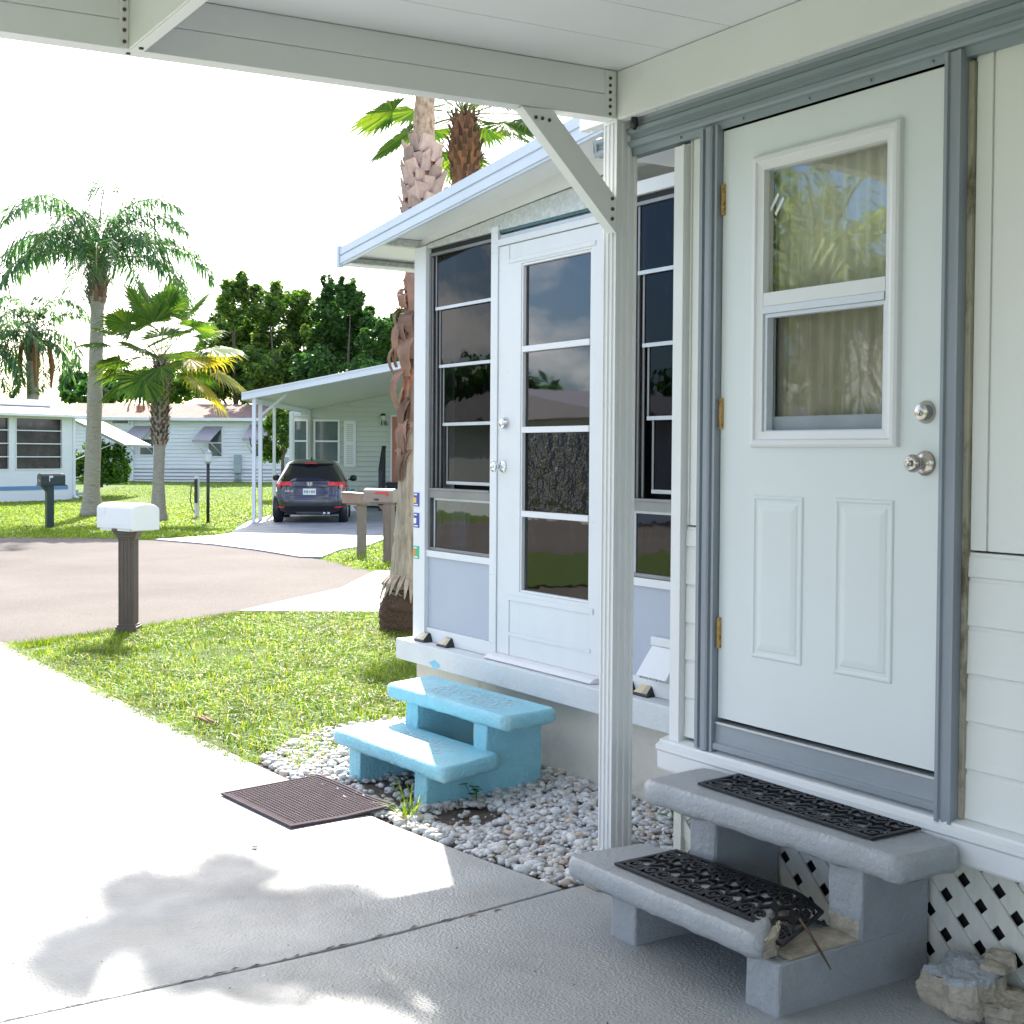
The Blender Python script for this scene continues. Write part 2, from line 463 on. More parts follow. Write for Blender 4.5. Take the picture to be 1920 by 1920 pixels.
# ------------------------------------------------------------------ mesh builder
class MB:
    def __init__(s, T=None):
        s.v, s.f, s.mi, s.sm = [], [], [], []
        s.T = T                        # optional function applied to every vertex
        s.cur = 0

    def add(s, vs, fs, mi=None, sm=False):
        o = len(s.v)
        s.v.extend([s.T(Vector(p)) for p in vs] if s.T else [Vector(p) for p in vs])
        k = s.cur if mi is None else mi
        for f in fs:
            s.f.append([i + o for i in f])
            s.mi.append(k)
            s.sm.append(sm)

    def box(s, x0, x1, y0, y1, z0, z1, **k):
        s.add([(x0, y0, z0), (x1, y0, z0), (x1, y1, z0), (x0, y1, z0), (x0, y0, z1), (x1, y0, z1), (x1, y1, z1), (x0, y1, z1)],
              [(0, 3, 2, 1), (4, 5, 6, 7), (0, 1, 5, 4), (1, 2, 6, 5), (2, 3, 7, 6), (3, 0, 4, 7)], **k)

    def bar(s, a, b, w, h, up=(0, 0, 1), **k):
        a, b = Vector(a), Vector(b)
        d = (b - a).normalized()
        u = Vector(up)
        if abs(d.dot(u)) > .98:
            u = Vector((0, 1, 0))
        x = d.cross(u).normalized() * (w / 2)
        z = x.cross(d).normalized() * (h / 2)
        s.add([a - x - z, a + x - z, a + x + z, a - x + z, b - x - z, b + x - z, b + x + z, b - x + z],
              [(0, 1, 2, 3), (7, 6, 5, 4), (0, 4, 5, 1), (1, 5, 6, 2), (2, 6, 7, 3), (3, 7, 4, 0)], **k)

    def prism(s, poly, fn, a, b, **k):
        n = len(poly)
        vs = [fn(p[0], p[1], a) for p in poly] + [fn(p[0], p[1], b) for p in poly]
        fs = [tuple(range(n))[::-1], tuple(range(n, 2 * n))]
        fs += [(i, (i + 1) % n, n + (i + 1) % n, n + i) for i in range(n)]
        s.add(vs, fs, **k)

    def loft(s, loops, cap0=True, cap1=True, **k):
        n = len(loops[0])
        vs = [p for lp in loops for p in lp]
        fs = []
        for j in range(len(loops) - 1):
            for i in range(n):
                a, b = j * n + i, j * n + (i + 1) % n
                fs.append((a, b, b + n, a + n))
        if cap0:
            fs.append(tuple(range(n))[::-1])
        if cap1:
            fs.append(tuple(range((len(loops) - 1) * n, len(loops) * n)))
        s.add(vs, fs, **k)

    def tube(s, pts, rad, n=8, cap=True, sm=True, jit=0, **k):
        pts = [Vector(p) for p in pts]
        if not isinstance(rad, (list, tuple)):
            rad = [rad] * len(pts)
        loops = []
        for i, p in enumerate(pts):
            d = (pts[min(i + 1, len(pts) - 1)] - pts[max(i - 1, 0)]).normalized()
            u = Vector((0, 0, 1)) if abs(d.z) < .9 else Vector((1, 0, 0))
            x = d.cross(u).normalized()
            y = x.cross(d).normalized()
            loops.append([p + (x * math.cos(2 * math.pi * j / n) + y * math.sin(2 * math.pi * j / n)) *
                          rad[i] * (1 + (random.uniform(-jit, jit) if jit else 0)) for j in range(n)])
        s.loft(loops, cap, cap, sm=sm, **k)

    def lathe(s, prof, c, ax=(0, 0, 1), n=20, **k):
        c, ax = Vector(c), Vector(ax).normalized()
        u = Vector((0, 0, 1)) if abs(ax.z) < .9 else Vector((1, 0, 0))
        x = ax.cross(u).normalized()
        y = ax.cross(x).normalized()
        loops = [[c + ax * h + (x * math.cos(2 * math.pi * j / n) + y * math.sin(2 * math.pi * j / n)) * max(r, 1e-4)
                  for j in range(n)] for r, h in prof]
        s.loft(loops, True, True, sm=k.pop('sm', True), **k)

    def grid(s, fn, nu, nv, sm=True, **k):
        vs = [fn(i / nu, j / nv) for j in range(nv + 1) for i in range(nu + 1)]
        w = nu + 1
        s.add(vs, [(j * w + i, j * w + i + 1, (j + 1) * w + i + 1, (j + 1) * w + i) for j in range(nv) for i in range(nu)], sm=sm, **k)

    def rectloft(s, y0, y1, z0, z1, prof, x, cap=True, **k):
        """picture-frame moulding on a plane of constant x: prof = (inset, offset towards -x)"""
        loops = [[(x - o, y0 + i, z0 + i), (x - o, y1 - i, z0 + i), (x - o, y1 - i, z1 - i), (x - o, y0 + i, z1 - i)] for i, o in prof]
        s.loft(loops, False, cap, **k)

    def frame(s, y0, y1, z0, z1, w, x0, x1, **k):
        s.box(x0, x1, y0, y0 + w, z0, z1, **k)
        s.box(x0, x1, y1 - w, y1, z0, z1, **k)
        s.box(x0, x1, y0 + w, y1 - w, z0, z0 + w, **k)
        s.box(x0, x1, y0 + w, y1 - w, z1 - w, z1, **k)

    def build(s, name, mats, parent=None, bev=0, bseg=2, fixn=True):
        me = bpy.data.meshes.new(name)
        base = Vector((0, 0, 0))
        p = parent
        while p is not None:
            base = base + p.location
            p = p.parent
        me.from_pydata([tuple(q - base) for q in s.v], [], s.f)
        if not isinstance(mats, (list, tuple)):
            mats = [mats]
        for q in mats:
            me.materials.append(q)
        if len(mats) > 1:
            me.polygons.foreach_set('material_index', s.mi)
        me.polygons.foreach_set('use_smooth', s.sm)
        if fixn and len(s.f) < 20000:
            import bmesh
            bm = bmesh.new()
            bm.from_mesh(me)
            bmesh.ops.recalc_face_normals(bm, faces=bm.faces)
            bm.to_mesh(me)
            bm.free()
        me.update()
        o = bpy.data.objects.new(name, me)
        COL.objects.link(o)
        if parent is not None:
            o.parent = parent
        if bev:
            b = o.modifiers.new('bevel', 'BEVEL')
            b.width = bev
            b.segments = bseg
            b.limit_method = 'ANGLE'
            b.angle_limit = R(40)
        return o


def tag(o, label, cat, group=None):
    o['label'] = label
    o['category'] = cat
    if group:
        o['group'] = group
    return o


def thing(name, label, cat, loc=(0, 0, 0), group=None):
    o = bpy.data.objects.new(name, None)
    o.location = loc
    o.empty_display_size = .1
    COL.objects.link(o)
    return tag(o, label, cat, group)


def kind(o, k):
    o['kind'] = k
    return o


def text_mesh(txt, size, fn, depth=.004):
    """letters as mesh data, each vertex mapped through fn(x, y, z)"""
    cu = bpy.data.curves.new('lettering', 'FONT')
    cu.body = txt
    cu.size = size
    cu.extrude = depth
    cu.align_x = 'CENTER'
    o = bpy.data.objects.new('lettering', cu)
    COL.objects.link(o)
    dg = bpy.context.evaluated_depsgraph_get()
    me = bpy.data.meshes.new_from_object(o.evaluated_get(dg))
    b = MB()
    b.add([fn(*v.co) for v in me.vertices], [tuple(p.vertices) for p in me.polygons])
    bpy.data.objects.remove(o)
    return b


# ================================================================== light and sky
AZ, EL = R(26), R(38.5)                # the sun stands over the street, to the right of the wall line
w = bpy.data.worlds.new('World')
SC.world = w
w.use_nodes = True
nt = w.node_tree
nt.nodes.clear()
out = nt.nodes.new('ShaderNodeOutputWorld')
bg = nt.nodes.new('ShaderNodeBackground')
sky = nt.nodes.new('ShaderNodeTexSky')
sky.sky_type = 'NISHITA'
sky.sun_disc = False
sky.sun_elevation = EL
sky.sun_rotation = AZ
sky.air_density = 1.0
sky.dust_density = 1.6
sky.ozone_density = 1.5
tc = nt.nodes.new('ShaderNodeTexCoord')
mp = nt.nodes.new('ShaderNodeMapping')
mp.inputs['Scale'].default_value = (1, 1, 2.2)
mp.inputs['Location'].default_value = (2.1, 1.7, 0)
nt.links.new(tc.outputs['Generated'], mp.inputs['Vector'])
dt = N(nt, 'ShaderNodeVectorMath', operation='DOT_PRODUCT')
nt.links.new(tc.outputs['Generated'], dt.inputs[0])
dt.inputs[1].default_value = (math.sin(AZ) * math.cos(EL), math.cos(AZ) * math.cos(EL), math.sin(EL))
tn = ramp(nt, dt.outputs['Value'], [(.25, (.32, .56, .90)), (.75, (1.02, .98, .93))])
skc = mix(nt, sky.outputs[0], tn, 1.0, 'MULTIPLY')
cl = ramp(nt, noise(nt, mp.outputs['Vector'], 4.6, 9, .55), [(.49, (0, 0, 0)), (.60, (1, 1, 1))])
sk = nt.nodes.new('ShaderNodeMix')
sk.data_type = 'RGBA'
nt.links.new(cl, sk.inputs[0])
nt.links.new(skc, sk.inputs[6])
sk.inputs[7].default_value = (8.6, 8.4, 8.2, 1)
nt.links.new(sk.outputs[2], bg.inputs['Color'])
bg.inputs['Strength'].default_value = .12
nt.links.new(bg.outputs[0], out.inputs['Surface'])
sun = bpy.data.lights.new('sun', 'SUN')
sun.energy = 4.0
sun.angle = R(.53)
sun.color = (1, .95, .86)
so = bpy.data.objects.new('sun', sun)
COL.objects.link(so)
SD = Vector((math.sin(AZ) * math.cos(EL), math.cos(AZ) * math.cos(EL), math.sin(EL)))
so.rotation_euler = SD.to_track_quat('Z', 'Y').to_euler()
vs_ = SC.view_settings
vs_.view_transform = 'Standard'
vs_.look = 'None'
vs_.gamma = 1
vs_.exposure = 1.75


# ================================================================== ground
def gh(x, y):                           # the lots rise a little towards the back
    d = x * FH.x + y * FH.y
    return -.03 + .33 * max(0, min(1, (d - 40) / 14))


b = MB()
xs = [-300, -120, -60, -30, -10, 0, 5, 10, 15, 20, 25, 30, 40, 60, 120, 300]
ys = [-60, -20, 0, 10, 20, 26, 30, 34, 38, 42, 46, 50, 54, 58, 64, 80, 120, 250, 500]
n = len(xs)
b.add([(x, y, gh(x, y)) for y in ys for x in xs],
      [(j * n + i, j * n + i + 1, (j + 1) * n + i + 1, (j + 1) * n + i) for j in range(len(ys) - 1) for i in range(n - 1)])
kind(b.build('ground', M['lawn']), 'structure')


def sheet(name, pts, top, m, thick=.05):
    b = MB()
    b.prism([(p[0], p[1]) for p in pts], lambda u, v, w: (u, v, w), top - thick, top)
    return kind(b.build(name, m), 'structure')


def wob(a, b_, n, amp):
    """uneven edge from a to b"""
    a, b_ = Vector(a[:2]), Vector(b_[:2])
    d = (b_ - a)
    nn = Vector((-d.y, d.x)).normalized()
    return [a + d * (i / n) + nn * random.uniform(-amp, amp) * (0 if i in (0, n) else 1) for i in range(n + 1)]


road = [(-60, 10.6), (2.28, 10.75)] + wob((2.35, 10.8), (3.4, 11.2), 5, .05) + wob((3.45, 11.22), (4.66, 11.85), 6, .06) + \
       [(6.4, 13.2), (7.7, 15.0), (8.0, 16.5), (7.96, 17.4), (7.95, 19.8), (7.4, 21.9), (6.6, 23.3), (5.1, 24.3), (0, 25.2), (-60, 25.5)]
sheet('street', road, -.022, M['road'])
DE = [(2.3, 10.78), (2.30, 10.1), (2.36, 8.2), (2.43, 5.9), (2.47, 5.2), (2.50, 4.7), (2.56, 4.2), (2.63, 3.72)]
b = MB()                                # two slabs with the open joint between them
b.prism([(-2.7, 3.618), (1.0, 3.601), (1.5, 3.596), (1.9, 3.612), (2.3, 3.646), (2.632, 3.686)] + DE[::-1] + [(-2.7, 10.72)], lambda u, v, w: (u, v, w), -.12, 0)
b.prism([(-2.7, -16), (3.3, -16), (3.3, 3.66), (2.66, 3.676), (2.3, 3.638), (1.95, 3.604), (1.75, 3.592), (1.55, 3.588), (1.3, 3.590), (1.0, 3.594), (-2.7, 3.612)], lambda u, v, w: (u, v, w), -.12, .001)
kind(b.build('driveway', M['drive'], bev=.006), 'structure')
b = MB()
b.box(-2.7, 2.7, 3.5, 3.75, -.09, -.02)
kind(b.build('driveway_joint', M['soil']), 'structure')
sheet('apron', [(4.66, 11.83), gp(700, 1146), (8.5, 10.75), (16, 9.3), (16, 12.4), (9.3, 13.9), (7.75, 15.02), (6.4, 13.25)], 0, M['apron'])
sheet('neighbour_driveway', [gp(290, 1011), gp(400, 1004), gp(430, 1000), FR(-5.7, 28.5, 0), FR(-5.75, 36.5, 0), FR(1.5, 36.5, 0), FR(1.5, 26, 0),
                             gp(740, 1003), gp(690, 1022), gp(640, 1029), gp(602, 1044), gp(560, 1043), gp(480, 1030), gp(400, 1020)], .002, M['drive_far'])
sheet('gravel_bed', [(2.62, 3.66), (3.5, 3.66), (3.62, 6.5), (2.9, 6.5), (2.42, 6.0), (2.52, 4.7)], -.024, M['soil'])
b = MB()
b.grid(lambda u, v: (4.55 + u * 1.5, 9.25 + v * 1.5, -.045 + .03 * math.sin(3.14 * u) * math.sin(3.14 * v)), 12, 12)
kind(b.build('soil_patch', M['soil']), 'structure')

sheet('reflected_lawn', [(-3.4 + 3.0 * math.cos(a) , 14.2 + 2.4 * math.sin(a)) for a in [i * .314 for i in range(20)]], .004, M['lawn'])  # unseen grass patch added for a green reflection in the lower pane
# the stones of the bed
ICO = None


def ico():
    global ICO
    if ICO is None:
        import bmesh
        bm = bmesh.new()
        bmesh.ops.create_icosphere(bm, subdivisions=2, radius=1)
        bm.verts.ensure_lookup_table()
        ICO = ([v.co.copy() for v in bm.verts], [[v.index for v in f.verts] for f in bm.faces])
        bm.free()
    return ICO


def inpoly(p, poly):
    c = False
    n = len(poly)
    for i in range(n):
        a, b_ = poly[i], poly[(i + 1) % n]
        if (a[1] > p[1]) != (b_[1] > p[1]) and p[0] < (b_[0] - a[0]) * (p[1] - a[1]) / (b_[1] - a[1]) + a[0]:
            c = not c
    return c


iv, ifc = ico()
b = MB()
bed = [(2.65, 3.69), (3.14, 3.69), (3.5, 3.72), (3.5, 6.3), (3.45, 6.45), (3.0, 6.5), (2.5, 6.1), (2.46, 5.6), (2.53, 4.75), (2.6, 4.1)]
cnt = 0
while cnt < 7200:
    x, y = random.uniform(2.4, 3.5), random.uniform(3.68, 6.5)
    if not inpoly((x, y), bed):
        continue
    if y > 5.0 and random.random() < .35:
        continue
    if 2.66 < x < 3.3 and 4.96 < y < 5.43 and random.random() < .8:
        continue
    if (x - 2.83) ** 2 + (y - 4.66) ** 2 < .025 and random.random() < .9:
        continue
    cnt += 1
    r = random.choice([.005, .007, .009, .011, .012, .014, .016, .019]) * random.uniform(.8, 1.25)
    sx, sy, sz = r * random.uniform(.85, 1.6), r * random.uniform(.75, 1.1), r * random.uniform(.5, .85)
    a = random.uniform(0, 6.28)
    tl = random.uniform(-.5, .5)
    mtx = Matrix.Rotation(a, 3, 'Z') @ Matrix.Rotation(tl, 3, 'X')
    c = Vector((x, y, -.020 + random.uniform(0, .022) + .045 * max(0, min(1, (x - 2.9) / .6))))
    ph = [random.uniform(-.16, .16) for _ in range(4)]
    b.add([mtx @ Vector((p.x * sx * (1 + ph[0] * p.y + ph[2] * p.z), p.y * sy * (1 + ph[1] * p.x), p.z * sz * (1 + ph[3] * p.x))) + c for p in iv], ifc, sm=True)
g = kind(b.build('gravel', M['pebble'], fixn=False), 'stuff')

# the lawns
LAWN = [gp(45, 1224), gp(130, 1199), gp(240, 1182), gp(450, 1150), gp(560, 1146), gp(700, 1146), (8.2, 10.7), (8.2, 7), (3.9, 6.55), (3.45, 6.55),
        gp(752, 1350, -.03), gp(640, 1375, -.03), gp(560, 1392, -.03), gp(490, 1415, -.03), (2.46, 6.0), (2.36, 8.2), (2.30, 10.1)]
LAWN = [(p[0], p[1]) for p in LAWN]


def blades(bm, poly, n, h, wd, hz=-.03, lean=.6, dens=None):
    x0, x1 = min(p[0] for p in poly), max(p[0] for p in poly)
    y0, y1 = min(p[1] for p in poly), max(p[1] for p in poly)
    k = 0
    tries = 0
    while k < n and tries < n * 12:
        tries += 1
        x, y = random.uniform(x0, x1), random.uniform(y0, y1)
        if not inpoly((x, y), poly) or (dens and random.random() > dens(x, y)):
            continue
        k += 1
        a = random.uniform(0, 6.28)
        L = h * random.uniform(.5, 1.25)
        d = Vector((math.cos(a), math.sin(a), 0))
        s = Vector((-d.y, d.x, 0)) * wd * random.uniform(.6, 1.2)
        z = gh(x, y) if hz is None else hz
        p = Vector((x, y, z))
        l1 = random.uniform(.1, lean)
        p1 = p + d * L * l1 * .45 + Vector((0, 0, L * .6))
        p2 = p + d * L * (l1 * 1.4) + Vector((0, 0, L * (1 - l1 * .45)))
        bm.add([p - s, p + s, p1 + s * .8, p1 - s * .8, p2], [(0, 1, 2, 3), (3, 2, 4)])


BARE = [(gp(420, 1192, 0).x, gp(420, 1192, 0).y, .42), (gp(255, 1225, 0).x, gp(255, 1225, 0).y, .25), (gp(600, 1330, 0).x, gp(600, 1330, 0).y, .2), (gp(330, 1300).x, gp(330, 1300).y, .16)]


def nearden(x, y):
    v = math.sin(x * 2.1 + y * .7) * math.sin(y * 1.6 - x) * .5 + .5
    q = 1.0
    if ((x - 3.5) / .5) ** 2 + ((y - 9.6) / .55) ** 2 < 1:
        q = .35
    for bx, by, ra in BARE:
        r2 = ((x - bx) / ra) ** 2 + ((y - by) / (ra * .55)) ** 2
        if r2 < 1:
            q *= .25 + .6 * r2
    if y < 7.0 and x < 3.3:
        q *= .75
    return q * (.55 + .45 * v)


b = MB()
blades(b, LAWN, 52000, .068, .0034, lean=1.35, dens=nearden)
for i in range(60):                     # low tufts along the kerbless road edge
    f = i / 59
    e0 = Vector((2.3, 10.72)).lerp(Vector((4.7, 11.8)), f)
    for q in range(60):
        a = random.uniform(0, 6.28)
        p = Vector((e0.x + random.uniform(-.06, .10), e0.y + random.uniform(-.22, .03), -.03))
        d = Vector((math.cos(a), math.sin(a), 0))
        s = Vector((-d.y, d.x, 0)) * .0034
        L = random.uniform(.03, .075)
        b.add([p - s, p + s, p + d * L * .7 + Vector((0, 0, L * .8))], [(0, 1, 2)])
EDGE = [(p[0], p[1]) for p in (gp(752, 1350, -.03), gp(640, 1375, -.03), gp(560, 1392, -.03), gp(488, 1412, -.03), gp(560, 1452, -.03), gp(600, 1440, -.03), gp(640, 1410, -.03))]
blades(b, EDGE, 900, .05, .0032, hz=-.02, lean=1.4, dens=lambda x, y: .2 + .8 * (math.sin(x * 19 + y * 7) * math.sin(y * 23 - x * 5) > .2))
for i in range(700):                    # tufts hanging over the slab edge
    y = random.uniform(6.0, 10.7)
    x = 2.3 + .13 * max(0, (10 - y) / 4.2) + random.uniform(-.06, .05)
    for q in range(5):
        a = random.uniform(0, 6.28)
        p = Vector((x + random.uniform(-.02, .02), y + random.uniform(-.02, .02), 0))
        d = Vector((math.cos(a), math.sin(a), 0))
        s = Vector((-d.y, d.x, 0)) * .0028
        L = random.uniform(.02, .05)
        b.add([p - s, p + s, p + d * L + Vector((0, 0, L * .5))], [(0, 1, 2)])
kind(b.build('grass', M['grass_blade'], fixn=False), 'stuff')
FAR1 = [(p[0], p[1]) for p in [gp(-60, 1006), gp(150, 1008), gp(290, 1010), gp(430, 1000), FR(-5.8, 28, 0), FR(-5.9, 36, 0), FR(-6.5, 53, 0), FR(-15, 53, 0), FR(-13.6, 41, 0), FR(-17, 35.5, 0), FR(-20, 31, 0)]]
STRIP = [(p[0], p[1]) for p in [gp(603, 1046), gp(640, 1031), gp(690, 1024), gp(738, 1005), (12, 17.2), (13, 14.3), gp(728, 1066), gp(660, 1064)]]
b = MB()
blades(b, FAR1, 52000, .055, .011, hz=None, lean=1.7, dens=lambda x, y: max(.15, 1 - max(0, (x * FH.x + y * FH.y - 28)) / 26))
blades(b, STRIP, 9000, .07, .006, lean=1.4)
kind(b.build('far_grass', M['grass_far'], fixn=False), 'stuff')

# slivers of debris on the slab
b = MB()
for i in range(26):                     # bits of soil in the joint
    x = random.uniform(1.2, 2.3)
    y = 3.60 + .03 * (x - 1.6) + random.uniform(-.012, .012)
    b.add([(x, y, .002), (x + random.uniform(.015, .06), y + .004, .003), (x + .02, y + random.uniform(.006, .014), .004)], [(0, 1, 2)])
for i in range(60):
    x, y = random.uniform(.6, 2.5), random.uniform(2.7, 5.6)
    a = random.uniform(0, 6.28)
    r = random.uniform(.002, .007)
    b.add([(x + r * math.cos(a), y + r * math.sin(a), .002), (x + r * math.cos(a + 2), y + r * math.sin(a + 2), .0035), (x + r * .6 * math.cos(a + 4), y + r * .6 * math.sin(a + 4), .005)], [(0, 1, 2)])
kind(b.build('joint_dirt', M['soil']), 'structure')


# ================================================================== the mobile home with the white door
def exy(u, v, q):                       # (x, y) outline raised along z
    return (u, v, q)


def exz(u, v, q):                       # (x, z) outline run along y
    return (u, q, v)


home = thing('mobile_home', 'cream sided mobile home with a pale blue white entry door above the grey steps', 'house', (3.1, 2.9, 0))
b = MB()
b.box(3.24, 9.5, -14, 3.62, .36, 2.68)
b.build('wall', M['white_paint'], home)
b = MB()
LAPS = [.478, .62, .755, .889, 1.025, 1.162, 1.232]
for y0, y1, d in ((-13.5, 2.395, 0), (3.502, 3.60, .012)):
    for a, c in zip(LAPS, LAPS[1:]):
        a, c = a + d, c + d
        b.prism([(3.2, a), (3.0995, a), (3.0975, a + .005), (3.0995, a + .03), (3.101, c - .014), (3.1045, c - .008), (3.105, c), (3.2, c)], exz, y0, y1)
    if d:
        cuts = [3.502, 3.585, 3.60]
    else:
        cuts = [2.395, 2.334, 1.93, 1.525, 1.12, .7, .3, -.2, -.7, -1.5, -4.5, -7.5, -10.5, -13.5][::-1]
    for p, q in zip(cuts, cuts[1:]):
        b.box(3.100, 3.2, p + .003, q - .006, 1.238 + d, 2.62)
        b.box(3.106, 3.19, q - .006, q + .003, 1.238 + d, 2.62)
b.build('siding', M['siding'], home, bev=.0025)
b = MB()
b.box(3.08, 3.24, 3.602, 3.662, .468, 2.6)
b.box(3.074, 3.08, 3.602, 3.612, .468, 2.6)
b.build('corner_trim', M['trim'], home, bev=.003)
b = MB()                                # the board over the skirting with its sloped cap
b.prism([(3.2, .362), (3.056, .362), (3.052, .37), (3.05, .43), (3.042, .438), (3.042, .452), (3.06, .462), (3.062, .47), (3.098, .478), (3.2, .478)], exz, -13.5, 3.69)
b.build('skirt_board', M['trim'], home)


def clip(poly, y0, y1, z0, z1):
    def cut(p, f, g):
        o = []
        for i in range(len(p)):
            a, c = p[i], p[(i + 1) % len(p)]
            fa, fc = f(a), f(c)
            if fa >= 0:
                o.append(a)
            if (fa >= 0) != (fc >= 0):
                t = fa / (fa - fc)
                o.append((a[0] + (c[0] - a[0]) * t, a[1] + (c[1] - a[1]) * t))
        return o
    for f in (lambda p: p[0] - y0, lambda p: y1 - p[0], lambda p: p[1] - z0, lambda p: z1 - p[1]):
        poly = cut(poly, f, None)
        if len(poly) < 3:
            return None
    return poly


b = MB()
k = 0
for sgn, xo in ((1, 3.118), (-1, 3.126)):
    dv = Vector((1, sgn)).normalized()
    nv = Vector((-dv.y, dv.x))
    for i in range(-60, 61):
        c = Vector((2.0, .18)) + nv * (i * .083)
        h = nv * .0242
        q = [c - dv * 4 - h, c + dv * 4 - h, c + dv * 4 + h, c - dv * 4 + h]
        q = clip([(p.x, p.y) for p in q], .6, 3.62, .012, .366)
        if q:
            b.prism(q, lambda u, v, w: (w, u, v), xo, xo + .0075)
b.box(3.105, 3.14, 3.62, 3.66, .0, .362)
b.build('lattice_skirt', M['lattice'], home)
b = MB()
b.box(3.15, 3.16, -13.5, 3.618, 0, .358)
b.build('crawl_space_shade', M['dark'], home)  # near-black sheet standing in for the shade under the house
b = MB()                                # ribbed metal fascia under the roof edge
FAS = [(3.12, 2.612), (3.078, 2.612), (3.074, 2.636), (3.062, 2.640), (3.056, 2.648), (3.056, 2.662), (3.066, 2.668), (3.066, 2.682), (3.052, 2.690),
       (3.050, 2.704), (3.058, 2.712), (3.058, 2.73), (3.05, 2.74), (3.05, 2.80), (3.04, 2.81), (3.04, 2.835), (3.12, 2.835)]
b.prism(FAS, exz, -13.5, 4.05)
for j in range(3):                      # torn end of the sheet
    b.prism([(u, v) for u, v in FAS[1 + j:12 - j]], exz, 4.05 + j * .02, 4.07 + j * .02)
for y in (2.52, 2.75, 3.0, 3.3, 3.45, 3.62):
    b.lathe([(.0045, 0), (.004, .004), (0, .005)], (3.074, y, 2.626), (-1, 0, 0), 8)
b.build('fascia', M['grey_metal'], home)
b = MB()
b.box(3.12, 9.6, -14, 4.1, 2.70, 2.84)
b.box(3.085, 8, 3.68, 4.1, 2.652, 2.699)
b.build('roof', M['ceiling'], home)
b = MB()
b.tube([(3.03, 3.83, 2.737), (3.032, 3.832, 2.71), (3.036, 3.835, 2.69)], [.012, .016, .006], 8)
b.build('wire_stub', M['black_plastic'], home)

# door frame
df = MB()
df.prism([(3.12, 3.414), (3.062, 3.414), (3.062, 3.424), (3.071, 3.426), (3.071, 3.437), (3.061, 3.439), (3.057, 3.446), (3.057, 3.466), (3.061, 3.472),
          (3.069, 3.474), (3.069, 3.483), (3.059, 3.485), (3.059, 3.500), (3.12, 3.500)], exy, .476, 2.626)
df.prism([(3.12, 2.410), (3.056, 2.410), (3.056, 2.420), (3.062, 2.423), (3.060, 2.440), (3.062, 2.450), (3.054, 2.453), (3.054, 2.464), (3.072, 2.466), (3.072, 2.471), (3.12, 2.471)],
         exy, .463, 2.632)
df.box(3.078, 3.12, 2.472, 3.413, 2.612, 2.64)
dfo = df.build('door_frame', M['grey_trim'], home)
b = MB()
b.prism([(3.12, .486), (3.066, .486), (3.066, .507), (3.078, .512), (3.080, .572), (3.12, .572)], exz, 2.472, 3.413)
b.build('threshold', M['sill_grey'], home, bev=.002)
b = MB()
b.box(3.074, 3.12, 2.473, 3.412, .5735, .581)
b.build('sill_strip', M['alu_lite'], home)
b = MB()
b.box(3.09, 3.125, 2.3925, 2.4095, .48, 2.60)
b.build('caulk_line', mat('mildewed_caulk', (.40, .37, .28), .8, var=.3, vs=12, st=(1, 1, .4), stain=(.13, .10, .06), sthr=.52, ss=9), home)
b = MB()
b.box(3.128, 3.19, 2.46, 2.63, .575, 2.66)
b.box(3.128, 3.19, 3.26, 3.42, .575, 2.66)
b.box(3.128, 3.19, 2.6301, 3.2599, .575, 1.49)
b.box(3.128, 3.19, 2.6301, 3.2599, 2.51, 2.66)
b.build('door_gap_backing', M['dark'], home)  # dark backing, puts the shade of the door gap into colour

# the door: slab with a hole for the light, built butt-jointed
b = MB()
DY0, DY1, DZ0, DZ1 = 2.4745, 3.4105, .594, 2.607
HY0, HY1, HZ0, HZ1 = 2.66, 3.224, 1.545, 2.465
X0 = 3.088
b.box(X0, 3.124, DY0, HY0, DZ0, DZ1)
b.box(X0, 3.124, HY1, DY1, DZ0, DZ1)
b.box(X0, 3.124, HY0, HY1, DZ0, HZ0)
b.box(X0, 3.124, HY0, HY1, HZ1, DZ1)
PP = [(0, .0004), (.004, .0045), (.010, .005), (.016, .0008), (.026, .0006), (.030, .0030), (.048, .0060), (.052, .0062)]
b.rectloft(3.017, 3.247, .826, 1.368, PP, X0)
b.rectloft(2.650, 2.882, .822, 1.370, PP, X0)
door = b.build('door', M['door_white'], home)
b = MB()
b.rectloft(2.632, 3.252, 1.526, 2.490, [(0, .0), (.002, .016), (.010, .022), (.022, .023), (.028, .016), (.040, .013), (.052, .012), (.054, -.03)], X0, cap=False)
b.box(3.076, 3.108, 2.686, 3.198, 1.990, 2.034)
b.build('door_window_frame', M['win_white'], door)
b = MB()
b.box(3.073, 3.112, 2.688, 3.196, 1.966, 1.989)
b.frame(2.686, 3.198, 1.570, 1.965, .012, 3.084, 3.112)
b.build('lower_sash', mat('sash_pale_blue', (.66, .70, .77), .35, var=.02), door)
b = MB()
b.box(3.116, 3.126, 2.688, 3.196, 1.583, 1.628)
b.frame(2.69, 3.194, 1.583, 1.965, .010, 3.1165, 3.121)
b.build('bottom_rail', M['grey_trim'], door)
b = MB()
b.box(3.098, 3.101, 2.685, 3.199, 2.034, 2.437)
b.build('upper_glass', M['pane_main'], door)
b = MB()
b.box(3.121, 3.123, 2.69, 3.194, 1.6, 1.966)
b.build('lower_glass', M['pane_screen'], door)
b = MB()
b.grid(lambda u, v: (3.165 + .007 * math.sin(u * 78) + .004 * math.sin(u * 31 + 1), 2.64 + u * .6, 1.5 + v * 1.0), 130, 2)
b.build('door_curtain', M['curtain'], door)
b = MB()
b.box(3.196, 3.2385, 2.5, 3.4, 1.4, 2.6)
b.build('door_backing', M['inner_dark'], door)  # dark panel for the unlit room behind the curtain


